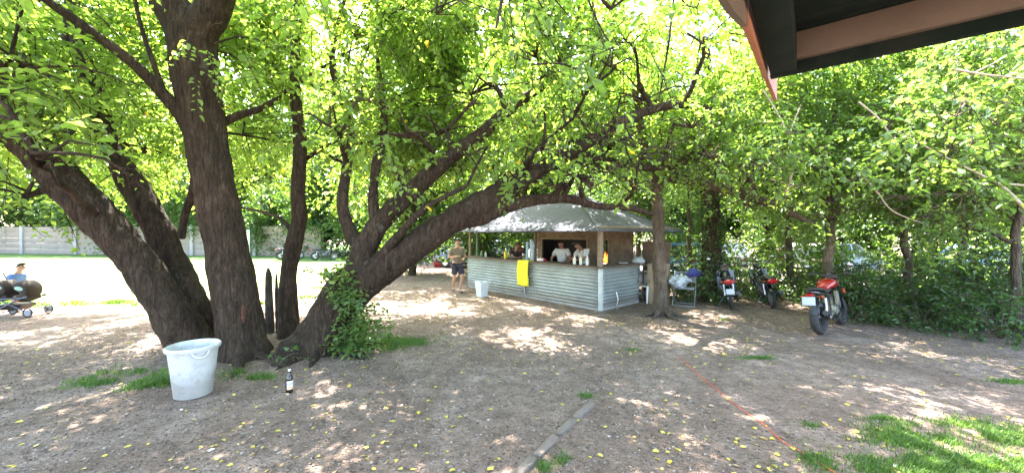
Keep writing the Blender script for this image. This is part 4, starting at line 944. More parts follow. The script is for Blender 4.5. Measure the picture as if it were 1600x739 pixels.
# ================================================================ people
def skin(name, V, E, rad, m, parent, sub=2):
    me = bpy.data.meshes.new(name); me.from_pydata([tuple(v) for v in V], E, []); me.update()
    o = bpy.data.objects.new(name, me); SC.collection.objects.link(o)
    o.modifiers.new('skin', 'SKIN')
    for i, r in enumerate(rad):
        sv = me.skin_vertices[0].data[i]; sv.radius = (r, r) if not hasattr(r, '__len__') else r
        sv.use_root = (i == 0)
    sb = o.modifiers.new('sub', 'SUBSURF'); sb.levels = sub; sb.render_levels = sub
    dg = bpy.context.evaluated_depsgraph_get(); dg.update()
    nm = bpy.data.meshes.new_from_object(o.evaluated_get(dg)); bpy.data.objects.remove(o)
    for p in nm.polygons: p.use_smooth = True
    nm.materials.clear()
    return link(name, nm, parent, [m])
def person(loc, rz, J, top, bottom, label, skinm=M_SKIN, sleeves=True, hair='short', cap=None, shoes=None, legs=True, scale=1.0, hand_dir=None):
    """J: joints in local coords, +Y is the way the person faces"""
    t = thing('person', label, 'person', loc, rz); t.scale = (scale,) * 3
    V, E, Rr = [], [], []
    def add(p, r, par=None):
        V.append(Vector(p)); Rr.append(r)
        if par is not None: E.append((par, len(V) - 1))
        return len(V) - 1
    pel = add(J['pelvis'], (.14, .11)); sp = add(J['spine'], (.125, .1), pel); ch = add(J['chest'], (.15, .11), sp)
    nk = add(J['neck'], .058, ch); hd0 = add(J['neck'] + (J['head'] - J['neck']) * .45, .062, nk); hd = add(J['head'], (.078, .095), hd0)
    up = (J['head'] - J['neck']).normalized(); ht = add(J['head'] + up * .075, (.066, .08), hd)
    fw = J.get('face', Vector((0, 1, 0))).normalized()
    for sd in ('l', 'r'):
        sh = add(J['sh_' + sd], .062, ch); el = add(J['el_' + sd], .042, sh); wr = add(J['wr_' + sd], .028, el)
        d = (J['wr_' + sd] - J['el_' + sd]).normalized()
        if hand_dir: d = hand_dir.get(sd, d)
        pm = add(J['wr_' + sd] + d * .05, (.036, .018), wr); kn = add(J['wr_' + sd] + d * .09, (.036, .015), pm)
        a = d.cross(Vector((0, 0, 1)));  a = a.normalized() if a.length > .2 else Vector((1, 0, 0))
        c = a.cross(d)
        for f, L in zip((-1.5, -.5, .5, 1.5), (.055, .07, .066, .05)):
            b_ = J['wr_' + sd] + d * .09 + a * f * .02
            f1 = add(b_ + d * .025, .0095, kn); f2 = add(b_ + d * (.02 + L * .5) - c * .015, .009, f1); add(b_ + d * (L * .75) - c * .045, .0075, f2)
        th = add(J['wr_' + sd] + d * .045 + a * (.045 if sd == 'l' else -.045), .011, pm); add(J['wr_' + sd] + d * .08 + a * (.062 if sd == 'l' else -.062) - c * .015, .0095, th)
        if legs:
            hp = add(J['hip_' + sd], .095, pel); kk = add(J['kn_' + sd], .06, hp); cf = add(J['kn_' + sd].lerp(J['an_' + sd], .35), .056, kk); an = add(J['an_' + sd], .036, cf)
            fo = J.get('ft_' + sd, Vector((0, 1, 0)))
            add(J['an_' + sd] + fo * .12 + Vector((0, 0, -.045)), (.042, .028), an)
    skin('body', V, E, Rr, skinm, t)
    # face
    side = fw.cross(up).normalized(); H = J['head'] + up * .02
    mb = MB()
    for s in (-1, 1): mb.ell(H + fw * .088 + side * s * .032 + up * .005, (.012, .008, .008), 8)
    mb.build('eyes', M_EYE, t)
    mb = MB(); mb.tube([H + fw * .088 + up * .008, H + fw * .112 - up * .028, H + fw * .09 - up * .036], [.008, .015, .008], 8)
    for s in (-1, 1): mb.ell(H + side * s * .08 - up * .01, (.012, .02, .03), 8)
    mb.build('nose_and_ears', skinm, t)
    mb = MB(); mb.tube([H + fw * .09 - up * .058 - side * .024, H + fw * .097 - up * .056, H + fw * .09 - up * .058 + side * .024], [.003, .007, .003], 6); mb.build('mouth', M_LIP, t)
    # hair / cap
    rot = Matrix((side, fw, up)).transposed().to_4x4()
    def dome(name, m, r, zc, cut, back=.0):
        mb = MB(); mb.ell((0, 0, 0), r, 18)
        bmesh.ops.delete(mb.bm, geom=[v for v in mb.bm.verts if v.co.z < cut + (v.co.y * .75 if v.co.y > 0 else v.co.y * back)], context='VERTS')
        for v in mb.bm.verts: v.co = rot @ v.co + H + up * zc
        return mb
    if hair == 'short': dome('hair', M_HAIR, (.092, .108, .1), .028, -.01, .6).build('hair', M_HAIR, t)
    if hair == 'bushy':
        mb = dome('hair', M_HAIR, (.115, .125, .12), .025, -.05, .8)
        for v in mb.bm.verts: v.co += noise.noise_vector(v.co * 25) * .015
        mb.build('hair', M_HAIR, t)
    if cap:
        dome('hair', M_HAIR, (.09, .106, .095), .02, -.01, .6).build('hair', M_HAIR, t)
        mb = dome('cap', cap, (.097, .113, .1), .035, .02); old = set(mb.bm.verts); mb.prism([(.07 * math.cos(a), .085 + .085 * math.sin(a)) for a in [i * PI / 10 for i in range(11)]], .02, .026, 'XY')
        for v in mb.bm.verts:
            if v not in old: v.co = rot @ v.co + H + up * .035
        mb.build('cap', cap, t)
    # shirt
    V2 = [J['pelvis'] + Vector((0, 0, -.02)), J['spine'], J['chest'], J['neck'] - (J['neck'] - J['chest']) * .35]
    R2 = [(.172, .135), (.158, .128), (.178, .138), (.085, .08)]; E2 = [(0, 1), (1, 2), (2, 3)]
    for sd in ('l', 'r'):
        i = len(V2); V2 += [J['sh_' + sd], J['sh_' + sd].lerp(J['el_' + sd], .72)]; R2 += [.084, .075]; E2 += [(2, i), (i, i + 1)]
    skin('shirt', V2, E2, R2, top, t)
    if legs:
        V3 = [J['pelvis'] + Vector((0, 0, .03))]; R3 = [(.168, .135)]; E3 = []
        for sd in ('l', 'r'):
            i = len(V3); V3 += [J['hip_' + sd], J['hip_' + sd].lerp(J['kn_' + sd], .88)]; R3 += [.118, .1]; E3 += [(0, i), (i, i + 1)]
        skin('shorts', V3, E3, R3, bottom, t)
        if shoes:
            for sd in ('l', 'r'):
                fo = J.get('ft_' + sd, Vector((0, 1, 0))); a = J['an_' + sd]
                mb = MB(); c = a + fo * .07; c.z = a.z - .07
                M_ = Matrix.Rotation(math.atan2(-fo.x, fo.y), 4, 'Z')
                mb.ell(c, (.05, .135, .022), 14, M_); mb.build('sandal', shoes, t)
    return t
V_ = Vector
# walking man
J = dict(pelvis=V_((0, 0, .93)), spine=V_((0, .01, 1.1)), chest=V_((0, .02, 1.32)), neck=V_((0, .03, 1.47)), head=V_((0, .05, 1.6)),
         sh_l=V_((-.19, .02, 1.38)), el_l=V_((-.27, .05, 1.13)), wr_l=V_((-.12, .25, 1.1)), sh_r=V_((.19, .02, 1.38)), el_r=V_((.28, .0, 1.12)), wr_r=V_((.13, .22, 1.17)),
         hip_l=V_((-.09, 0, .88)), kn_l=V_((-.09, .2, .5)), an_l=V_((-.05, .12, .1)), hip_r=V_((.09, 0, .88)), kn_r=V_((.09, .02, .5)), an_r=V_((.06, -.22, .13)))
q = G(714, 457)
person(q, R(-148), J, M_TEEG, M_SHORT, 'man in olive t-shirt and navy shorts walking past the left end of the kiosk', M_SKIN, hair='short', shoes=M_BLACK)
# bag over his arm
# behind the bar
def stand(lean=0.0, arms='down', head=0.0):
    l = lean
    j = dict(pelvis=V_((0, 0, .93)), spine=V_((0, .04 * l, 1.1)), chest=V_((0, .16 * l, 1.3)), neck=V_((0, .25 * l, 1.43)), head=V_((0, .25 * l + .04 + .1 * l, 1.55 - .04 * l)),
             sh_l=V_((-.19, .16 * l, 1.36)), sh_r=V_((.19, .16 * l, 1.36)), hip_l=V_((-.09, 0, .88)), kn_l=V_((-.1, .02, .5)), an_l=V_((-.1, -.02, .08)), hip_r=V_((.09, 0, .88)), kn_r=V_((.1, .02, .5)), an_r=V_((.1, -.02, .08)))
    if arms == 'down': j.update(el_l=V_((-.33, .08 + .1 * l, 1.12)), wr_l=V_((-.22, .3 + .1 * l, 1.0)), el_r=V_((.33, .08 + .1 * l, 1.12)), wr_r=V_((.2, .3 + .1 * l, 1.0)))
    if arms == 'work': j.update(el_l=V_((-.27, .2 + .1 * l, 1.14)), wr_l=V_((-.1, .4 + .1 * l, 1.13)), el_r=V_((.27, .2 + .1 * l, 1.14)), wr_r=V_((.1, .42 + .1 * l, 1.12)))
    return j
FR = KA + PI      # facing the counter front
person(K(3.25, 1.3), FR + .2, stand(.15, 'down'), M_TEEW, M_SHORT, 'man in white t-shirt standing upright behind the counter', M_SKIN2, hair='short', shoes=M_BLACK)
person(K(4.1, 1.35), FR - .25, stand(.7, 'work'), M_TEEW, M_DARKC, 'person in white t-shirt and black and white cap bent over the counter', M_SKIN2, hair=None, cap=mat('cap_cloth', (.12, .12, .13), .8, var=.2), shoes=M_BLACK)
person(K(1.55, .95), FR + .9, stand(1.2, 'work'), M_DARKC, M_DARKC, 'dark haired person in a dark top leaning behind the left part of the counter', M_SKIN2, hair='bushy', shoes=M_BLACK)
# ================================================================ motorcycles
def superloft(mb, secs, n=16, p=2.6):
    """secs: (x, z, half width, half height) along X"""
    rings = []
    for x, z, hw, hh in secs:
        r = []
        for k in range(n):
            a = 2 * PI * k / n; c, s = math.cos(a), math.sin(a)
            r.append(V_((x, hw * math.copysign(abs(c) ** (2 / p), c), z + hh * math.copysign(abs(s) ** (2 / p), s))))
        rings.append(r)
    return mb.loft(rings)
def motorcycle(loc, heading, label, style, plate=True, lean=-7, group='motorcycles parked at the edge of the thicket'):
    t = thing('motorcycle', label, 'motorcycle', loc, heading, group); t.rotation_euler = (R(lean), 0, heading)
    sport = style == 'sport'
    rr, wb = (.30, 1.33) if sport else (.285, 1.22); tw = .075 if sport else .045
    body = M_REDP if sport else M_BLACKP
    for x, rw in ((0, tw), (wb, tw * .8)):
        mb = MB(); mb.torus((x, 0, rr), rr - .05, .05, seg=32, seg2=10, flat=rw / .055)
        w_ = mb.build('wheel', M_RUBBER, t)
        mb = MB(); mb.torus((x, 0, rr), rr - .085, .014, seg=28, seg2=6, flat=1.8)
        mb.tube([(x, -.06, rr), (x, .06, rr)], .045, 12)
        ns = 5 if sport else 14
        for k in range(ns):
            a = 2 * PI * k / ns; d = V_((math.cos(a), 0, math.sin(a)))
            mb.tube([V_((x, 0, rr)) + d * .04, V_((x, 0, rr)) + d * (rr - .09)], .014 if sport else .004, 6)
        mb.tube([(x, .05, rr), (x, .055, rr)], .1, 20)
        mb.build('rim', M_DSTEEL if sport else M_STEEL, w_)
    # frame, swingarm, engine
    mb = MB()
    for y in (-.09, .09):
        mb.tube([(0, y, rr), (.28, y, .36), (.46, y * .9, .38)], .02, 8)
        mb.tube([(.46, y * .9, .38), (.42, y, .62), (.9, y * .6, .78), (1.02, y * .3, .82)], .016, 8)
        mb.tube([(.46, y, .38), (.72, y, .27), (.9, y * .7, .42), (1.0, y * .4, .75)], .014, 8)
        mb.tube([(.42, y, .6), (-.1, y * .8, .78)], .013, 8)
    mb.build('frame', M_DSTEEL, t)
    mb = MB(); mb.box((.62, 0, .4), (.34, .2, .2), bev=.03); mb.box((.74, 0, .53), (.16, .15, .2), bev=.02, rot=Matrix.Rotation(R(15), 4, 'Y'))
    for k in range(5): mb.box((.735 + k * .004, 0, .48 + k * .03), (.19, .18, .008), rot=Matrix.Rotation(R(15), 4, 'Y'))
    mb.lathe([(.085, -.13), (.09, -.11), (.09, .12), (.08, .14)], 18, (.6, 0, .4), Matrix.Rotation(R(90), 4, 'X'))
    mb.build('engine', M_GOLD if sport else M_DSTEEL, t)
    mb = MB(); mb.tube([(.82, -.08, .45), (.85, -.11, .28), (.5, -.14, .22), (.25, -.15, .27), (.08, -.16, .33), (-.2, -.17, .43)], [.018, .02, .02, .025, .045, .05], 12); mb.build('exhaust', M_BLACK, t)
    mb = MB(); mb.box((.02, -.205, .375), (.26, .008, .05), rot=Matrix.Rotation(R(-18), 4, 'Y'), bev=.003); mb.build('heat_shield', M_STEEL, t)
    mb = MB()
    for y in (-.1, .1): mb.tube([(.1, y, .34), (.16, y * 1.0, .66)], [.024, .02], 10)
    mb.build('shock_absorber', M_STEEL, t)
    # seat and tail
    mb = MB()
    if sport: superloft(mb, [(-.22, .86, .05, .015), (-.15, .865, .09, .03), (.1, .83, .12, .035), (.2, .78, .12, .03), (.42, .77, .11, .035), (.55, .8, .08, .03)])
    else: superloft(mb, [(-.2, .78, .06, .015), (-.12, .785, .12, .035), (.1, .77, .135, .04), (.3, .75, .13, .04), (.5, .75, .1, .035)])
    mb.build('seat', M_SEAT, t)
    mb = MB()
    if sport: superloft(mb, [(-.32, .82, .03, .015), (-.2, .8, .08, .04), (.1, .74, .11, .05), (.4, .68, .12, .06), (.5, .66, .1, .05)])
    else: superloft(mb, [(-.26, .7, .05, .03), (-.15, .7, .1, .05), (.15, .66, .13, .07), (.4, .6, .13, .08), (.55, .52, .09, .09)])
    mb.build('tail_cowl', M_BLACKP, t)
    if sport:
        mb = MB()
        for y in (-.118, .118): superloft(mb, [(-.12, .76, .012, .01), (0, .75, .018, .025), (.2, .7, .018, .03), (.32, .68, .012, .01)]); 
        for v in mb.bm.verts[:64]: v.co.y -= .11
        for v in mb.bm.verts[64:]: v.co.y += .11
        mb.build('side_panel', M_BLACKP, t)
    # tank / leg shield
    if sport:
        mb = MB(); superloft(mb, [(.46, .82, .07, .04), (.55, .87, .12, .08), (.7, .9, .15, .1), (.85, .88, .15, .1), (.98, .84, .1, .08), (1.03, .84, .05, .05)], 20); mb.build('fuel_tank', M_REDP, t)
        mb = MB()
        for s in (-1, 1):
            mb.prism([(.72, .84), (1.05, .8), (1.1, .66), (.9, .6), (.82, .7)], s * .16, s * .185)
        mb.build('shroud', M_BLACKP, t)
        mb = MB()
        for s in (-1, 1): mb.prism([(.9, .78), (1.06, .76), (1.08, .68), (.95, .69)], s * .187, s * .193)
        mb.build('shroud_stripe', M_ORANGEP, t)
        mb = MB()
        for s in (-1, 1): mb.prism([(.62, .76), (.78, .74), (.8, .6), (.72, .46), (.62, .5)], s * .12, s * .15)
        mb.build('frame_cover', M_GOLD, t)
    else:
        mb = MB(); superloft(mb, [(.5, .5, .06, .08), (.7, .5, .08, .1), (.85, .6, .1, .14), (.95, .75, .13, .12)], 16); mb.build('centre_cover', M_BLACKP, t)
        mb = MB()
        for s in (-1, 1): mb.prism([(.88, .35), (.98, .9), (1.06, .88), (1.05, .6), (.98, .38)], s * .1, s * .21)
        mb.build('leg_shield', M_BLACKP, t)
    # fenders
    mb = MB()
    for x, a0, a1, r2 in ((0, 35, 160, .02), (wb, 40, 150, .015)):
        rings = []
        for i in range(13):
            a = R(a0 + (a1 - a0) * i / 12); c = V_((x + math.cos(a) * (rr + r2), 0, rr + math.sin(a) * (rr + r2))); d = V_((math.cos(a), 0, math.sin(a)))
            rings.append([c + V_((0, y, 0)) + d * (-.02 * (abs(y) / .06) ** 2 + e) for y, e in ((-.065, 0), (-.03, .0), (0, 0), (.03, 0), (.065, 0), (.065, .006), (0, .008), (-.065, .006))])
        mb.loft(rings)
    mb.build('mudguard', M_BLACKP if not sport else M_BLACK, t)
    # fork, handlebar, headlight, mirrors
    mb = MB()
    for y in (-.08, .08): mb.tube([(wb, y, rr), (wb - .12, y, .62), (wb - .26, y, .98)], [.024, .022, .018], 10)
    mb.box((wb - .22, 0, .9), (.06, .2, .03), bev=.006); mb.build('fork', M_DSTEEL, t)
    hx, hz = wb - .32, 1.03
    mb = MB(); mb.tube([(hx - .12, -.36, hz + .03), (hx - .08, -.25, hz + .05), (hx, -.08, hz), (hx, .08, hz), (hx - .08, .25, hz + .05), (hx - .12, .36, hz + .03)], .012, 8); mb.build('handlebar', M_DSTEEL, t)
    for s in (-1, 1):
        mb = MB(); mb.tube([(hx - .125, s * .37, hz + .03), (hx - .095, s * .27, hz + .045)], .019, 10); mb.build('grip', M_RUBBER, t)
        mb = MB(); mb.tube([(hx - .07, s * .24, hz + .05), (hx - .04, s * .28, hz + .14), (hx - .04, s * .33, hz + .2)], .006, 6)
        mb.ell((hx - .05, s * .35, hz + .21), (.018, .055, .035), 12); mm = mb.build('mirror', M_BLACK, t)
        mb = MB(); mb.ell((hx - .062, s * .35, hz + .21), (.01, .047, .028), 12); mb.build('mirror_glass', M_STEEL, mm)
        mb = MB(); mb.tube([(-.2, s * .06, .72), (-.2, s * .13, .72)], .006, 6); mb.ell((-.2, s * .155, .72), (.02, .03, .02), 10); mb.build('turn_signal', M_ORANGEP, t)
        mb = MB(); mb.tube([(.36, s * .1, .33), (.36, s * .24, .32)], .013, 8); mb.build('footpeg', M_RUBBER, t)
    mb = MB(); superloft(mb, [(hx + .02, hz - .04, .09, .07), (hx + .1, hz - .04, .1, .1), (hx + .2, hz - .1, .07, .08), (hx + .24, hz - .12, .03, .04)], 14); mb.build('headlight_cowl', body if not sport else M_BLACKP, t)
    # tail light, plate
    mb = MB()
    if sport: superloft(mb, [(-.37, .76, .05, .012), (-.33, .765, .07, .022), (-.28, .77, .06, .02)], 12)
    else: superloft(mb, [(-.31, .72, .07, .03), (-.28, .72, .105, .06), (-.2, .72, .09, .05)], 14)
    mb.build('tail_light', M_TAIL, t)
    mb = MB(); mb.tube([(-.24, 0, .7), (-.36, 0, .56)] if not sport else [(-.25, 0, .74), (-.38, 0, .62)], .012, 6)
    if plate:
        pr = mb.build('plate_bracket', M_BLACK, t)
        mb = MB(); z = .5 if not sport else .66; x = -.385 if not sport else -.4
        w2 = .1 if sport else .085
        mb.box((x, 0, z), (.006, w2 * 2, .15 if sport else .13), rot=Matrix.Rotation(R(12), 4, 'Y'), bev=.002)
        pl = mb.build('number_plate', mat('plate_paint', (.4, .44, .5), .4, var=.03), t)
    else: mb.build('plate_bracket', M_BLACK, t)
    mb = MB(); mb.tube([(.42, .1, .3), (.38, .28, .03), (.36, .3, .015)], [.012, .01, .012], 8); mb.build('kickstand', M_DSTEEL, t)
    return t
q = G(1284, 523); motorcycle((q.x, q.y, 0.0), R(36), 'red and black motorcycle with a white number plate, nearest to the viewer', 'sport')
q = G(1144, 484); motorcycle((q.x, q.y, 0), R(64), 'black motorcycle with a small white plate, in front of the ivy clad trunk', 'cub')
q = G(1208, 482); motorcycle((q.x, q.y, 0), R(70), 'black motorcycle with a bare red tail light, middle of the three by the thicket', 'cub', plate=False)
q = G(492, 407); motorcycle((q.x, q.y, .008), R(15), 'dark motorcycle standing on the far grass, seen just right of the crooked trunk', 'cub', group='motorcycles parked on the far grass', lean=-5)
q = G(438, 406); motorcycle((q.x, q.y, .008), R(30), 'motorcycle standing on the far grass, half hidden behind the crooked trunk', 'cub', group='motorcycles parked on the far grass', lean=-5)

# ================================================================ cars
M_CARTAIL = mat('dull_red_lens', (.12, .008, .008), .3)
def car(loc, rz, paint, label, kind='sedan', group='cars parked behind the kiosk and the thicket'):
    t = thing('parked_car', label, 'car', loc, rz, group)
    L, Wd, Hh = (4.3, 1.72, 1.46) if kind != 'pickup' else (4.9, 1.8, 1.7)
    mb = MB(); rings = []
    st = [(-L / 2, .42, .62, .80), (-L / 2 + .08, .3, .86, .93), (-L / 2 + .6, .24, .92, .99), (-.6, .2, .9, 1.0), (.7, .2, .9, 1.0), (1.35, .22, .86, .99), (L / 2 - .25, .28, .72, .93), (L / 2, .4, .6, .78)]
    for x, zb, zt, wf in st:
        w_ = Wd / 2 * wf; r = []
        for y, z in ((-w_ * .92, zb), (-w_, zb + .12), (-w_, zt - .14), (-w_ * .93, zt), (w_ * .93, zt), (w_, zt - .14), (w_, zb + .12), (w_ * .92, zb)): r.append(V_((x, y, z)))
        rings.append(r)
    mb.loft(rings); mb.build('body', paint, t, ang=25)
    cab = [(-L / 2 + .35, .9), (-L / 2 + .95, Hh - .06), (.35, Hh), (1.25, .88)] if kind != 'hatch' else [(-L / 2 + .08, .9), (-L / 2 + .35, Hh - .04), (.35, Hh), (1.25, .88)]
    mb = MB(); r0, r1 = [], []
    w0, w1 = Wd / 2 * .93, Wd / 2 * .74
    a, b, c, d = cab
    ring0 = [V_((a[0], -w0, a[1])), V_((d[0], -w0, d[1])), V_((d[0], w0, d[1])), V_((a[0], w0, a[1]))]
    ring1 = [V_((b[0], -w1, b[1] - .04)), V_((c[0], -w1, c[1] - .04)), V_((c[0], w1, c[1] - .04)), V_((b[0], w1, b[1] - .04))]
    mb.loft([ring0, ring1]); mb.build('windows', M_GLASS, t)
    mb = MB(); mb.loft([ring1, [V_((v.x * .97, v.y * .93, Hh)) for v in ring1]])
    for s in (-1, 1):
        for pa, pb in ((ring0[0], ring1[0]), (ring0[1], ring1[1])): mb.tube([V_((pa.x, s * abs(pa.y), pa.z)), V_((pb.x, s * abs(pb.y), pb.z))], .035, 6)
        mb.tube([V_((-.15, s * (w0 + .0), .9)), V_((-.1, s * (w1 + .0), Hh - .05))], .04, 6)
    mb.build('roof', paint, t)
    for x in (-1.3, 1.32):
        for s in (-1, 1):
            mb = MB(); mb.torus((x, s * (Wd / 2 - .1), .3), .22, .085, seg=24, seg2=8, flat=1.1); wl = mb.build('wheel', M_RUBBER, t)
            mb = MB(); mb.tube([(x, s * (Wd / 2 - .16), .3), (x, s * (Wd / 2 - .03), .3)], [.19, .17], 16); mb.build('hubcap', M_STEEL, wl)
    for s in (-1, 1):
        mb = MB(); mb.box((-L / 2 + .03, s * .62, .74), (.1, .26, .13), bev=.02); mb.build('tail_light', M_CARTAIL, t)
        mb = MB(); mb.box((L / 2 - .08, s * .6, .62), (.2, .34, .14), bev=.03); mb.build('headlight', M_CLEAR, t)
        mb = MB(); mb.ell((.95, s * (Wd / 2 + .07), .95), (.06, .1, .07), 10); mb.build('door_mirror', paint, t)
    mb = MB(); mb.box((-L / 2 + .02, 0, .45), (.16, Wd * .86, .14), bev=.03); mb.box((L / 2 - .03, 0, .42), (.16, Wd * .8, .14), bev=.03); mb.build('bumper', M_BLACK, t)
    mb = MB(); mb.box((-L / 2 - .065, 0, .55), (.01, .4, .13)); mb.build('number_plate', M_WHITE, t)
    return t
def paint(n, c, metal=.3): return mat(n, c, .25, metal, var=.04, coat=.8)
PD, PW, PS, PB, PR = paint('car_dark', (.03, .035, .05)), paint('car_white', (.75, .75, .75), 0), paint('car_silver', (.45, .48, .5), .6), paint('car_blue', (.08, .18, .45)), paint('car_red', (.45, .03, .03))
car((-2.2, 21.2, 0), R(-20), PD, 'dark car behind the walking man, left of the kiosk', 'sedan')
car((-1.0, 24.6, 0.0), R(5), PS, 'silver grey car seen over the left end of the kiosk counter', 'hatch')
car((3.0, 22.8, 0), R(12), PW, 'white car seen through the middle of the kiosk', 'sedan')
car((8.2, 18.0, 0.006), R(60), PB, 'blue car behind the folding chair, right of the kiosk', 'hatch')
car((10.6, 18.6, .006), R(62), PS, 'silver car seen between the ivy clad trunk and the straight trunk', 'sedan')
car((14.0, 16.4, .006), R(20), PS, 'silver car behind the red motorcycle, beyond the thicket', 'hatch')
car((19.5, 15.2, .006), R(10), PB, 'blue car far right beyond the thicket', 'sedan')
car((24.5, 14.2, .006), R(8), PW, 'white car farthest right beyond the thicket', 'sedan')
# red bin / box by the dark car
bx = thing('crate', 'red plastic box standing on the ground left of the dark car', 'box', G(685, 417)); 
mb = MB(); mb.box((0, 0, .33), (.5, .4, .62), bev=.03, taper=.88); mb.build('body', M_REDP, bx); mb = MB(); mb.box((0, 0, .66), (.56, .46, .05), bev=.015); mb.build('lid', M_REDP, bx)
# ================================================================ chairs
def folding_chair(loc, rz, m, label, group=None):
    t = thing('folding_chair', label, 'chair', loc, rz, group)
    for s in (-1, 1):
        mb = MB(); mb.tube([(s * .24, -.22, 0), (s * .24, .2, .46)], .012, 8); mb.build('leg', m, t)
        mb = MB(); mb.tube([(s * .26, .24, 0), (s * .26, -.2, .46), (s * .26, -.26, .88)], .012, 8); mb.build('leg', m, t)
    mb = MB(); mb.tube([(-.26, .24, .02), (.26, .24, .02)], .01, 8); mb.tube([(-.24, -.22, .02), (.24, -.22, .02)], .01, 8); mb.build('stretcher', m, t)
    mb = MB(); mb.box((0, 0, .46), (.5, .42, .02), bev=.006); mb.build('seat', M_GREYC, t)
    mb = MB(); mb.box((0, -.245, .72), (.5, .02, .28), bev=.006, rot=Matrix.Rotation(R(7), 4, 'X')); mb.build('backrest', M_GREYC, t)
    return t
q = G(1072, 478); fc = folding_chair((q.x, q.y + .1, 0), R(150), M_STEEL, 'grey folding chair with crossed metal legs behind the straight trunk')
mb = MB(); mb.ell((q.x - .1, q.y + .1, .62), (.27, .19, .17), 32)
for v in mb.bm.verts: v.co += noise.noise_vector(v.co * 5) * .13 + noise.noise_vector(v.co * 14) * .05; v.co.z = max(v.co.z, .475)
tag(mb.build('plastic_bag', mat('bag_film', (.38, .41, .43), .3, bmp=.4), None), 'bulging pale plastic bag lying on the folding chair', 'bag')
mb = MB(); mb.ell((q.x + .22, q.y + .05, .86), (.22, .1, .1), 16)
for v in mb.bm.verts: v.co += noise.noise_vector(v.co * 8) * .06
tag(mb.build('jacket', mat('navy_cloth', (.03, .035, .16), .8, bmp=.3), None), 'dark blue jacket slung over the back of the folding chair', 'jacket')
q = G(668, 412); folding_chair((q.x, q.y, 0), R(30), M_STEEL, 'small metal folding chair left of the red box', None)
# white plastic chair half hidden by the straight trunk
q = G(1020, 474); t = thing('plastic_chair', 'white plastic chair mostly hidden behind the straight trunk', 'chair', (q.x, q.y + .25, 0), R(15))
for x in (-.2, .2):
    for y in (-.2, .2):
        mb = MB(); mb.tube([(x * 1.15, y * 1.15, 0), (x, y, .43)], [.018, .028], 8); mb.build('leg', M_WHITE, t)
mb = MB(); mb.box((0, 0, .44), (.46, .44, .03), bev=.012); mb.build('seat', M_WHITE, t)
mb = MB(); mb.box((0, .23, .64), (.42, .025, .4), bev=.01, rot=Matrix.Rotation(R(-10), 4, 'X')); mb.build('backrest', M_WHITE, t)
# ================================================================ small white bucket by the counter
q = G(753, 463); t = thing('waste_bin', 'small white square bin on the ground against the kiosk front', 'bin', (q.x, q.y, 0), KA)
mb = MB(); r = lambda w, z: [V_((-w, -w, z)), V_((w, -w, z)), V_((w, w, z)), V_((-w, w, z))]
mb.loft([r(.115, 0), r(.15, .42), r(.16, .425), r(.16, .445), r(.14, .445), r(.105, .02)]); mb.build('body', mat('bluish_plastic', (.55, .6, .64), .4), t, smooth=False)
# ================================================================ big white bin
M_BIN = mat('scuffed_white_plastic', (0.5, 0.5, 0.47), .5, var=.06, scale=3, dirt=(.3, .285, .24), dirt_scale=3.4, bmp=.05)
nt_ = M_BIN.node_tree; b_ = nt_.nodes['Principled BSDF']; src = b_.inputs['Base Color'].links[0].from_socket
co_ = objco(nt_); sx_ = nt_.nodes.new('ShaderNodeSeparateXYZ'); nt_.links.new(co_, sx_.inputs[0]); ma_ = nt_.nodes.new('ShaderNodeMath'); ma_.operation = 'MULTIPLY_ADD'; nt_.links.new(ntex(nt_, 7, 7, .75, co_), ma_.inputs[0]); ma_.inputs[1].default_value = -.34; nt_.links.new(sx_.outputs[2], ma_.inputs[2])
nt_.links.new(mix_rgb(nt_, ramp(nt_, ma_.outputs[0], [(0, (.55, .55, .55)), (.16, (0, 0, 0))]), src, (.2, .165, .125)), b_.inputs['Base Color'])
q = G(301, 616)
t = thing('rubbish_bin', 'big white plastic rubbish bin with a wide rim, standing before the trunks', 'bin', (q.x, q.y, 0), R(-35))
mb = MB()
prof = [(.17, .0), (.18, .005), (.205, .25), (.232, .50), (.236, .53), (.256, .535), (.262, .55), (.262, .575), (.25, .585), (.238, .575), (.228, .52), (.2, .25), (.172, .03)]
SEG = 64; rings = []
for r_, z in prof:
    ring = []
    for k in range(SEG):
        a = 2 * PI * k / SEG; rr = r_
        if .02 < z < .5: rr = r_ * (1 - .028 * (math.cos(a * 8) > .72) * min(1, (.5 - z) * 8))
        ring.append(V_((rr * math.cos(a), rr * math.sin(a), z)))
    rings.append(ring)
mb.loft(rings, cap=False)
mb.bm.faces.new([v for v in mb.bm.verts][:SEG][::-1]); mb.bm.verts.ensure_lookup_table(); mb.bm.faces.new([mb.bm.verts[i] for i in range(SEG * 12, SEG * 13)])
mb.build('bucket', M_BIN, t, ang=50)
for s in (0, PI):
    mb = MB(); pts = []
    for k in range(9):
        a = s - .32 + .64 * k / 8; u = k / 8
        rr_ = .25 + .035 * math.sin(u * PI); pts.append((rr_ * math.cos(a), rr_ * math.sin(a), .535 - .055 * math.sin(u * PI) ** .6))
    mb.tube(pts, .011, 8); mb.build('handle', M_BIN, t)
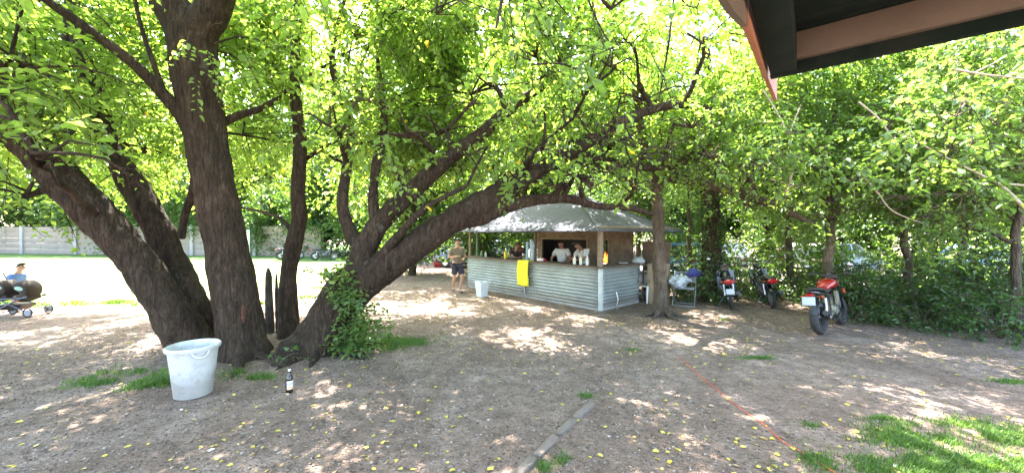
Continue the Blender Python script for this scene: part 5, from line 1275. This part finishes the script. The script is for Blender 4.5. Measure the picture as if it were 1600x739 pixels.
# ================================================================ beer bottle
q = G(451, 614)
t = thing('beer_bottle', 'dark brown glass bottle with a pale label standing on the bare ground', 'bottle', (q.x, q.y, 0), R(20))
mbm, bnt, bb = base_mat('brown_glass'); bb.inputs['Base Color'].default_value = (.02, .008, .004, 1); bb.inputs['Roughness'].default_value = .07; bb.inputs['Coat Weight'].default_value = .5
mb = MB(); mb.lathe([(.03, 0), (.038, .004), (.04, .02), (.04, .165), (.036, .185), (.02, .22), (.0145, .245), (.0135, .29), (.0155, .292), (.0155, .302), (.012, .303)], 24); mb.build('glass', mbm, t)
mb = MB(); n_ = 14; vs0 = []
rg = [[V_((.0409 * math.cos(a), .0409 * math.sin(a), z)) for a in [R(-120 + i * 120 / n_) for i in range(n_ + 1)]] for z in (.05, .1, .15)]
vr = [[mb.bm.verts.new(p) for p in r] for r in rg]
for a, b in zip(vr[:-1], vr[1:]):
    for i in range(n_): mb.bm.faces.new((a[i], a[i + 1], b[i + 1], b[i]))
m, nt, b = base_mat('bottle_label'); tc = objco(nt); sx = nt.nodes.new('ShaderNodeSeparateXYZ'); nt.links.new(tc, sx.inputs[0])
mr = nt.nodes.new('ShaderNodeMapRange'); mr.inputs[1].default_value = .05; mr.inputs[2].default_value = .15; nt.links.new(sx.outputs[2], mr.inputs[0])
c_ = ramp(nt, mr.outputs[0], [(0, (.6, .5, .35)), (.3, (.7, .35, .2)), (.42, (.7, .7, .75)), (.7, (.3, .35, .6)), (.8, (.7, .7, .72))]); nt.links.new(c_, b.inputs['Base Color'])
mb.build('label', m, t)
mb = MB(); mb.lathe([(.0142, .25), (.0145, .27), (.0142, .288)], 16, cap=False); mb.build('neck_foil', M_WHITE, t)
# ================================================================ kerb beam in the foreground
t = thing('kerb_beam', 'broken strip of grey concrete edging sunk in the bare ground in the foreground', 'kerb', (0, 0, 0))
M_KERB = mat('old_concrete_edging', (.15, .12, .095), .95, var=.3, scale=8, bmp=.9, dirt=(.09, .068, .05), dirt_scale=7)
cur = [(G(925, 634), G(900, 655)), (G(897, 658), G(872, 681)), (G(869, 684), G(838, 715)), (G(835, 719), G(795, 760)), (G(791, 765), G(740, 830))]
for a, b in cur:
    d = (b - a); L = d.length; ang = math.atan2(d.y, d.x)
    mb = MB(); mb.box((0, 0, 0), (L, .085, .15), bev=.012)
    bmesh.ops.subdivide_edges(mb.bm, edges=mb.bm.edges[:], cuts=3, use_grid_fill=True)
    for v in mb.bm.verts: v.co += noise.noise_vector(v.co * 12 + a * 3) * .012
    o = mb.build('segment', M_KERB, t); o.location = (a + b) / 2 + V_((0, 0, -.045 + random.uniform(-.012, .008))); o.rotation_euler = (random.uniform(-.05, .05), 0, ang)
# ================================================================ orange cord
pts = [G(x, y, .008) for x, y in ((1395, 800), (1345, 768), (1305, 739), (1262, 712), (1222, 688), (1190, 660), (1150, 632), (1118, 607), (1095, 588), (1075, 570), (1062, 556))]
P_, R__ = catmull(pts, [.004] * len(pts), .08)
P_ = [p + V_((noise.noise(p * 3) * .015, 0, abs(noise.noise(p * 5)) * .006)) for p in P_]
tag(MB().tube(P_, .0036, 8).build('power_cord', mat('orange_cord', (.65, .09, .03), .5), None), 'thin orange cord running across the bare ground in the foreground', 'cord')

# ================================================================ pushchair with child and adult's chair
q = G(24, 494)
t = thing('pushchair', 'brown pushchair with two rounded hoods at the left edge of the picture', 'pushchair', (q.x, q.y, 0), R(10)); t.scale = (.84, .84, .95)
for dx, zc, rr_ in ((-.22, .66, .21), (.24, .62, .23)):
    mb = MB(); rings = []
    for i in range(11):
        a = R(-40 + i * 175 / 10); ca, sa = math.cos(a), math.sin(a)
        rings.append([V_((dx + rr_ * ca * q_, y, zc + rr_ * 1.05 * sa * q_)) for y, q_ in ((-.22, .0), (-.235, .45), (-.215, .8), (-.15, .97), (0, 1.0), (.15, .97), (.215, .8), (.235, .45), (.22, .0))])
    vr = [[mb.bm.verts.new(p) for p in r] for r in rings]
    for A, B in zip(vr[:-1], vr[1:]):
        for k in range(8): mb.bm.faces.new((A[k], A[k + 1], B[k + 1], B[k]))
    h = mb.build('hood', M_BROWNC, t); sm = h.modifiers.new('s', 'SOLIDIFY'); sm.thickness = .01
    mb = MB(); mb.ell((dx + .03, -.232, zc + .06), (.1, .01, .05), 18, Matrix.Rotation(R(12), 4, 'Y')); mb.build('hood_window', M_MINT, h)
    mb = MB(); superloft(mb, [(dx - .16, zc - .02, .2, .05), (dx - .13, zc - .16, .21, .07), (dx + .02, zc - .22, .21, .06), (dx + .17, zc - .18, .2, .05)], 14); mb.build('seat', M_BROWNC, t)
mb = MB()
for y in (-.25, .25):
    mb.tube([(-.52, y, 1.02), (-.42, y, .84), (-.16, y, .44), (.5, y, .1)], .017, 8); mb.tube([(.46, y, .5), (.1, y, .34), (-.34, y, .1)], .017, 8); mb.tube([(-.16, y, .44), (.46, y, .46)], .017, 8)
mb.tube([(-.52, -.25, 1.02), (-.52, .25, 1.02)], .014, 8); mb.tube([(-.34, -.25, .1), (-.34, .25, .1)], .014, 8); mb.tube([(.5, -.25, .1), (.5, .25, .1)], .014, 8)
mb.build('frame', M_DSTEEL, t)
mb = MB(); r_ = lambda w, l, z: [V_((-l, -w, z)), V_((l, -w, z)), V_((l, w, z)), V_((-l, w, z))]
mb.loft([r_(.15, .2, .17), r_(.2, .3, .3)]); mb.build('basket', M_BLACK, t)
for x in (-.32, .5):
    for y in (-.27, .27):
        mb = MB(); mb.torus((x, y, .115), .1, .014, seg=22, seg2=8); wl = mb.build('wheel', M_RUBBER, t)
        mb = MB(); mb.tube([(x, y - .012, .115), (x, y + .012, .115)], [.075, .075], 14); mb.build('hub', M_GREYC, wl)
J = dict(pelvis=V_((0, -.02, .62)), spine=V_((0, .02, .78)), chest=V_((0, .08, .96)), neck=V_((0, .12, 1.1)), head=V_((0, .17, 1.24)), sh_l=V_((-.16, .09, 1.02)), el_l=V_((-.22, .1, .82)), wr_l=V_((-.16, .26, .72)),
         sh_r=V_((.16, .09, 1.02)), el_r=V_((.22, .1, .82)), wr_r=V_((.16, .26, .72)), hip_l=V_((-.08, 0, .58)), kn_l=V_((-.09, .06, .33)), an_l=V_((-.08, -.04, .08)), hip_r=V_((.08, 0, .58)), kn_r=V_((.09, .1, .33)), an_r=V_((.08, .08, .08)))
person((q.x - .62, q.y + .42, 0), R(-75), J, M_BLUEC, M_GREYC, 'child in blue top and dark cap behind the brown pushchair', M_SKIN, hair=None, cap=mat('olive_cap', (.06, .055, .035), .8), shoes=M_BLACK, scale=.86)

# ================================================================ far wall, posts
t = thing('concrete_wall', 'long pale concrete panel wall at the far side of the grass field', 'wall', (-21, 32.6, 0), 0)
A, B = V_((-63.5, 37.7, 0)), V_((-15.6, 30.9, 0)); d = (B - A); n_ = 8; ang = math.atan2(d.y, d.x); off = V_((-21, 32.6, 0))
for k in range(n_):
    a = A + d * (k / n_); b = A + d * ((k + 1) / n_); c = (a + b) / 2 - off
    mb = MB()
    for j in range(5):
        for i in range(3): mb.box(((i - 1) * 2.02, 0, .25 + j * .5), (2.0, .05, .492), bev=.006)
    o = mb.build('panel', M_WALLC, t); o.location = c; o.rotation_euler.z = ang
    mb = MB(); mb.box((0, 0, 1.32), (.3, .24, 2.64), bev=.01); o = mb.build('post', mat('post_concrete', (.33, .31, .28), .85), t) if k == 0 else copy_tree(post0, t)
    if k == 0: post0 = o
    o.location = a - off + V_((0, -.03, 0)); o.rotation_euler.z = ang
q = G(388, 405); t = thing('white_post', 'white post standing on the far grass between the forked trunk and the dead stakes', 'post', q)
mb = MB(); mb.tube([(0, 0, 0), (0, 0, 2.1)], .085, 14); mb.build('shaft', M_WHITE, t); mb = MB(); mb.tube([(0, 0, 2.1), (0, 0, 2.13)], [.1, .09], 14); mb.build('cap', M_WHITE, t)

# ================================================================ porch roof above the viewer (top right)
H = .92                      # height of the eave above the lens
ez = CAM_Z + H
def E3(px, py, z=ez):        # point at height z seen at a pixel
    Y = (z - CAM_Z) * F / (365 - py); return V_(((px - 800) / F * Y, Y, z))
c0 = E3(1203, 115); cr = E3(1600, 28); cl = E3(1160, 1)
dr = (cr - c0).normalized(); dl = V_((dr.y, -dr.x, 0)).normalized()
if dl.dot(cl - c0) < 0: dl = -dl
T_ = thing('porch_roof', 'dark green underside of a porch roof with brown beams, top right corner', 'roof', c0, math.atan2(dr.y, dr.x))
yl = 1 if dl.dot(V_((-dr.y, dr.x, 0))) > 0 else -1
M_DGREEN = mat('dark_green_paint', (.008, .016, .0135), .9, spec=.12, var=.2, scale=5, bmp=.1, dirt=(.02, .026, .022))
M_BROWNP = mat('brown_paint', (.135, .105, .08), .7, var=.12, scale=6, bmp=.15, dirt=(.1, .075, .055))
M_TERRA = mat('terracotta_paint', (.34, .14, .075), .6, var=.1, scale=5, bmp=.15, dirt=(.3, .19, .13))
Lr, Ll = 4.6, 4.2
mb = MB(); mb.box((Lr / 2, yl * .024, .01), (Lr, .045, .02 + .08), bev=.004); mb.build('eave_board', M_DGREEN, T_)
mb = MB(); mb.box((1.0 + .118, yl * .073, .085), (2.0, .045, .138), bev=.003); mb.box((3.66, yl * .073, .0848), (3.08, .0446, .1375), bev=.003); mb.build('wall_beam', M_BROWNP, T_)
mb = MB(); mb.box((.062, yl * (Ll / 2 + .0475), .045), (.12, Ll, .155), bev=.005); mb.build('barge_beam', M_DGREEN, T_)
mb = MB()
for k in range(34): mb.box((Lr / 2 + .06, yl * (.062 + k * .124), .17 + .0015 * (k % 3)), (Lr - .02, .12, .024), bev=.003)
mb.build('soffit', M_DGREEN, T_)
mb = MB()
for k in range(12):
    for j in (0, 1): mb.lathe([(.004, 0), (.0065, .001), (.0065, .003), (.003, .004)], 8, (.22 + k * .37, yl * .0495, .045 + j * .075), Matrix.Rotation(R(90 * yl), 4, 'X'))
mb.build('nail_heads', M_STEEL, T_)
mb = MB()
for k in range(1, 5): mb.box((Lr / 2 + .06, yl * (k * .85 + .1), .12), (Lr - .2, .06, .07), bev=.004)
for k in range(1, 4): mb.box((k * 1.3, yl * (Ll / 2), .118), (.07, Ll - .1, .064), bev=.004)
mb.build('rafters', M_DGREEN, T_)
mb = MB(); mb.box((Lr / 2 + .01, yl * Ll / 2, .22), (Lr, Ll, .03)); mb.build('roof_sheet', M_ROOF, T_)
# terracotta board on the left side: polygon unprojected on the vertical plane just outside the barge beam
Mi = T_.matrix_world.inverted() if False else (Matrix.Translation(c0) @ Matrix.Rotation(math.atan2(dr.y, dr.x), 4, 'Z')).inverted()
def on_plane(px, py, x=-.012):
    o_ = Mi @ cam.location; d_ = Mi.to_3x3() @ V_(((px - 800) / F, 1, (365 - py) / F))
    k = (x - o_.x) / d_.x; return o_ + d_ * k
pp = [on_plane(1213, 158), on_plane(1190, 100), on_plane(1168, 42), on_plane(1158, 30), on_plane(1147, 18), on_plane(1134, -4), on_plane(1122, -30), on_plane(1095, -90)]
def board(poly, m, nm, off):
    zt = .2; bm = MB()
    lo = [V_((off, p.y, p.z)) for p in poly]; hi = [V_((off, p.y, zt)) for p in poly]
    lo2 = [p - V_((.022, 0, 0)) for p in lo]; hi2 = [p - V_((.022, 0, 0)) for p in hi]
    bm.loft([[a, b, c, d] for a, b, c, d in zip(lo, hi, hi2, lo2)]); bm.build(nm, m, T_, smooth=False)
tip = pp[0]; board([V_((0, tip.y - yl * .03, tip.z + .25)), ] + pp[:1] + pp[1:3], M_TERRA, 'barge_board', -.012)
board(pp[2:], M_BROWNP, 'barge_board', -.016)

# ================================================================ litter, pebbles, grass
def flat_leaves(n, size, reg, m, name, label, z=.006, dens=None):
    x = RNG.uniform(reg[0], reg[1], n); y = reg[2] + (reg[3] - reg[2]) * RNG.random(n) ** 1.3
    keep = RNG.random(n) < np.clip(.55 + .6 * nz(np.stack([x, y, 0 * x], 1), 1.3), .12, 1); x = x[keep]; y = y[keep]; n = len(x)
    p = np.stack([x, y, np.full(n, z)], 1); a = RNG.random(n) * 2 * PI
    ax = np.stack([np.cos(a), np.sin(a), RNG.normal(size=n) * .15], 1); nr = np.array([0, 0, 1.]) + RNG.normal(size=(n, 3)) * .25
    nr[:, 2] = np.abs(nr[:, 2])
    v, q_ = leaves(p, ax, nr, size * (.5 + .7 * RNG.random(n)), wid=.7, fold=.1)
    v[:, 2] = np.maximum(v[:, 2], .005)
    me = mesh_np(name, v, q_, 4, np.repeat(RNG.random(n), 2)); tag(link(name, me, None, [m]), label, 'leaf litter', kind='stuff')
flat_leaves(9000, .03, (-9, 9, 1.8, 11), leaf_mat('dry_litter', [(0, (.06, .04, .028)), (.5, (.14, .095, .065)), (.85, (.24, .18, .13)), (1, (.36, .3, .23))], .05), 'dry_litter', 'dry brown leaf crumbs strewn over the bare ground')
flat_leaves(5000, .054, (-9, 9, 2.0, 12), M_FALL, 'fallen_leaves', 'yellow and brown fallen leaves scattered over the bare ground')
def pebbles(n, reg, smin, smax, m, name, label):
    octa = np.array([[1, 0, 0], [0, 1, 0], [-1, 0, 0], [0, -1, 0], [0, 0, .8], [0, 0, -.5]], float)
    tri = np.array([[0, 1, 4], [1, 2, 4], [2, 3, 4], [3, 0, 4], [1, 0, 5], [2, 1, 5], [3, 2, 5], [0, 3, 5]])
    x = RNG.uniform(reg[0], reg[1], n); y = reg[2] + (reg[3] - reg[2]) * RNG.random(n) ** 1.6
    s = smin + (smax - smin) * RNG.random(n) ** 3; a = RNG.random(n) * 6.28
    V = octa[None] * (0.7 + .6 * RNG.random((n, 6, 1))) * s[:, None, None] * np.stack([np.ones(n), .5 + .5 * RNG.random(n), .35 + .4 * RNG.random(n)], 1)[:, None, :]
    ca, sa = np.cos(a)[:, None], np.sin(a)[:, None]
    X = V[:, :, 0] * ca - V[:, :, 1] * sa + x[:, None]; Y = V[:, :, 0] * sa + V[:, :, 1] * ca + y[:, None]
    V = np.stack([X, Y, V[:, :, 2] + .003], 2).reshape(-1, 3)
    T = (tri[None] + (np.arange(n) * 6)[:, None, None]).reshape(-1)
    me = mesh_np(name, V, T, 3, np.repeat(RNG.random(n), 8)); tag(link(name, me, None, [m]), label, 'gravel', kind='stuff')
mg, gnt, gb = base_mat('gravel_bits'); at = gnt.nodes.new('ShaderNodeAttribute'); at.attribute_name = 'rnd'
gnt.links.new(ramp(gnt, at.outputs['Fac'], [(0, (.06, .043, .03)), (.45, (.15, .115, .085)), (.8, (.26, .21, .165)), (1, (.34, .29, .24))]), gb.inputs['Base Color']); gb.inputs['Roughness'].default_value = .9
pebbles(42000, (-8, 2.2, 1.8, 9), .005, .022, mg, 'gravel', 'loose gravel and crumbs of bark on the ground left of the kerb')
pebbles(16000, (0.5, 8, 1.8, 9), .004, .015, mg, 'soil_crumbs', 'small crumbs of soil on the bare ground on the right')
def grass(patches, name, label, h=(.03, .09), wd=.004):
    Vs, Ts, Rn = [], [], []; off = 0
    for (cx, cy, rx, ry, n, hs) in patches:
        a = RNG.random(n) * 6.28; r = np.minimum(RNG.rayleigh(.5, n), 1.5) * (0.75 + .25 * np.sin(a * 3 + cx) + .12 * np.sin(a * 7 + cy))
        x = cx + np.cos(a) * r * rx; y = cy + np.sin(a) * r * ry
        p = np.stack([x, y, np.zeros(n)], 1)
        pr = np.clip(.5 + 1.1 * (nz(p, 4.0) + .7 * nz(p + 3, 11.)), 0.04, 1); ok = RNG.random(n) < pr; p = p[ok]; k = len(p)
        H_ = (h[0] + (h[1] - h[0]) * RNG.random(k)) * hs; b = RNG.random(k) * 6.28
        sd = np.stack([np.cos(b), np.sin(b), 0 * b], 1) * wd * (.7 + .8 * RNG.random((k, 1))) * (1 + .3 * (hs - 1)); ln = np.stack([np.cos(b + 1.3), np.sin(b + 1.3), 0 * b], 1) * (H_ * RNG.uniform(.1, .8, k))[:, None]
        mid = p + ln * .35 + np.array([0, 0, 1]) * (H_ * .6)[:, None]; tp = p + ln + np.array([0, 0, 1]) * H_[:, None]
        V = np.stack([p - sd, p + sd, mid + sd * .7, tp, mid - sd * .7], 1).reshape(-1, 3)
        i = (np.arange(k) * 5)[:, None] + off
        Ts.append(np.concatenate([i + np.array([[0, 1, 2]]), i + np.array([[0, 2, 4]]), i + np.array([[4, 2, 3]])], 1).reshape(-1)); Vs.append(V); off += len(V)
        Rn.append(np.repeat(np.clip(RNG.random(k) * .8 + .1, 0, 1), 3))
    me = mesh_np(name, np.concatenate(Vs), np.concatenate(Ts), 3, np.concatenate(Rn)); tag(link(name, me, None, [M_GRASS]), label, 'grass', kind='stuff')
def g2(px, py): q = G(px, py); return q.x, q.y
pt = []
for px, py, rx, ry, n, hs in ((200, 585, .55, .3, 5200, 1.1), (150, 600, .35, .2, 1500, .8), (235, 600, .3, .25, 2500, 1.2), (355, 585, .3, .2, 1800, 1.3), (395, 590, .35, .15, 1600, .9), (590, 540, .5, .4, 4500, 1.6), (640, 535, .7, .3, 5000, .8), (560, 515, .4, .3, 1800, 1.3),
                              (920, 622, .12, .09, 700, .9), (880, 715, .12, .12, 500, .8), (850, 735, .1, .15, 450, .8), (1190, 560, .45, .12, 900, .6), (1265, 668, .18, .12, 700, .7), (1290, 715, .4, .2, 2600, .7), (1420, 700, .7, .3, 6500, .7), (1540, 690, .9, .4, 9000, .75), (1500, 735, .8, .25, 7000, .75), (1620, 715, .8, .5, 8000, .75), (1480, 668, .6, .25, 2500, .6), (1340, 735, .5, .15, 2500, .6), (1470, 705, 1.1, .45, 12000, .65), (1590, 730, 1.0, .5, 9000, .65),
                              (1580, 597, .35, .1, 900, .6), (1380, 655, .2, .06, 600, .6), (990, 548, .3, .15, 400, .5), (1130, 500, .2, .1, 300, .6), (500, 450, .5, .4, 900, 1), (560, 480, .3, .3, 900, 1.2)):
    x, y = g2(px, py); pt.append((x, y, rx, ry, int(n * .85), hs * .8))
grass(pt, 'grass_tufts', 'patches of short green grass on the bare ground')
ed = [(x, y, .6, .45, 500, 1.2) for x, y in [(-14.5 + i * .95, 9.95 + .2 * math.sin(i * 2)) for i in range(9)] + [(-6.3, 11), (-5.8, 12.2), (-5.5, 13.2), (-5.8, 14.5), (-6, 16), (-6.5, 18), (-7.5, 20)]]
grass(ed, 'grass_edge', 'ragged fringe of grass along the near edge of the sunny field', (.05, .12), .008)
# scraps of paper
for px, py, s_, lab in ((282, 640, .02, 'small white paper scrap in front of the big bin'), (328, 703, .022, 'small bluish paper scrap in the left foreground'), (1402, 728, .03, 'pale plastic scrap in the grass at the lower right')):
    q = G(px, py, .012); mb = MB(); mb.box(q, (s_ * 2, s_, .004), rz=random.random() * 3)
    bmesh.ops.subdivide_edges(mb.bm, edges=mb.bm.edges[:], cuts=3, use_grid_fill=True)
    for v in mb.bm.verts: v.co += noise.noise_vector(v.co * 40) * .008
    tag(mb.build('paper_scrap', M_WHITE, None), lab, 'litter', 'scraps of litter')
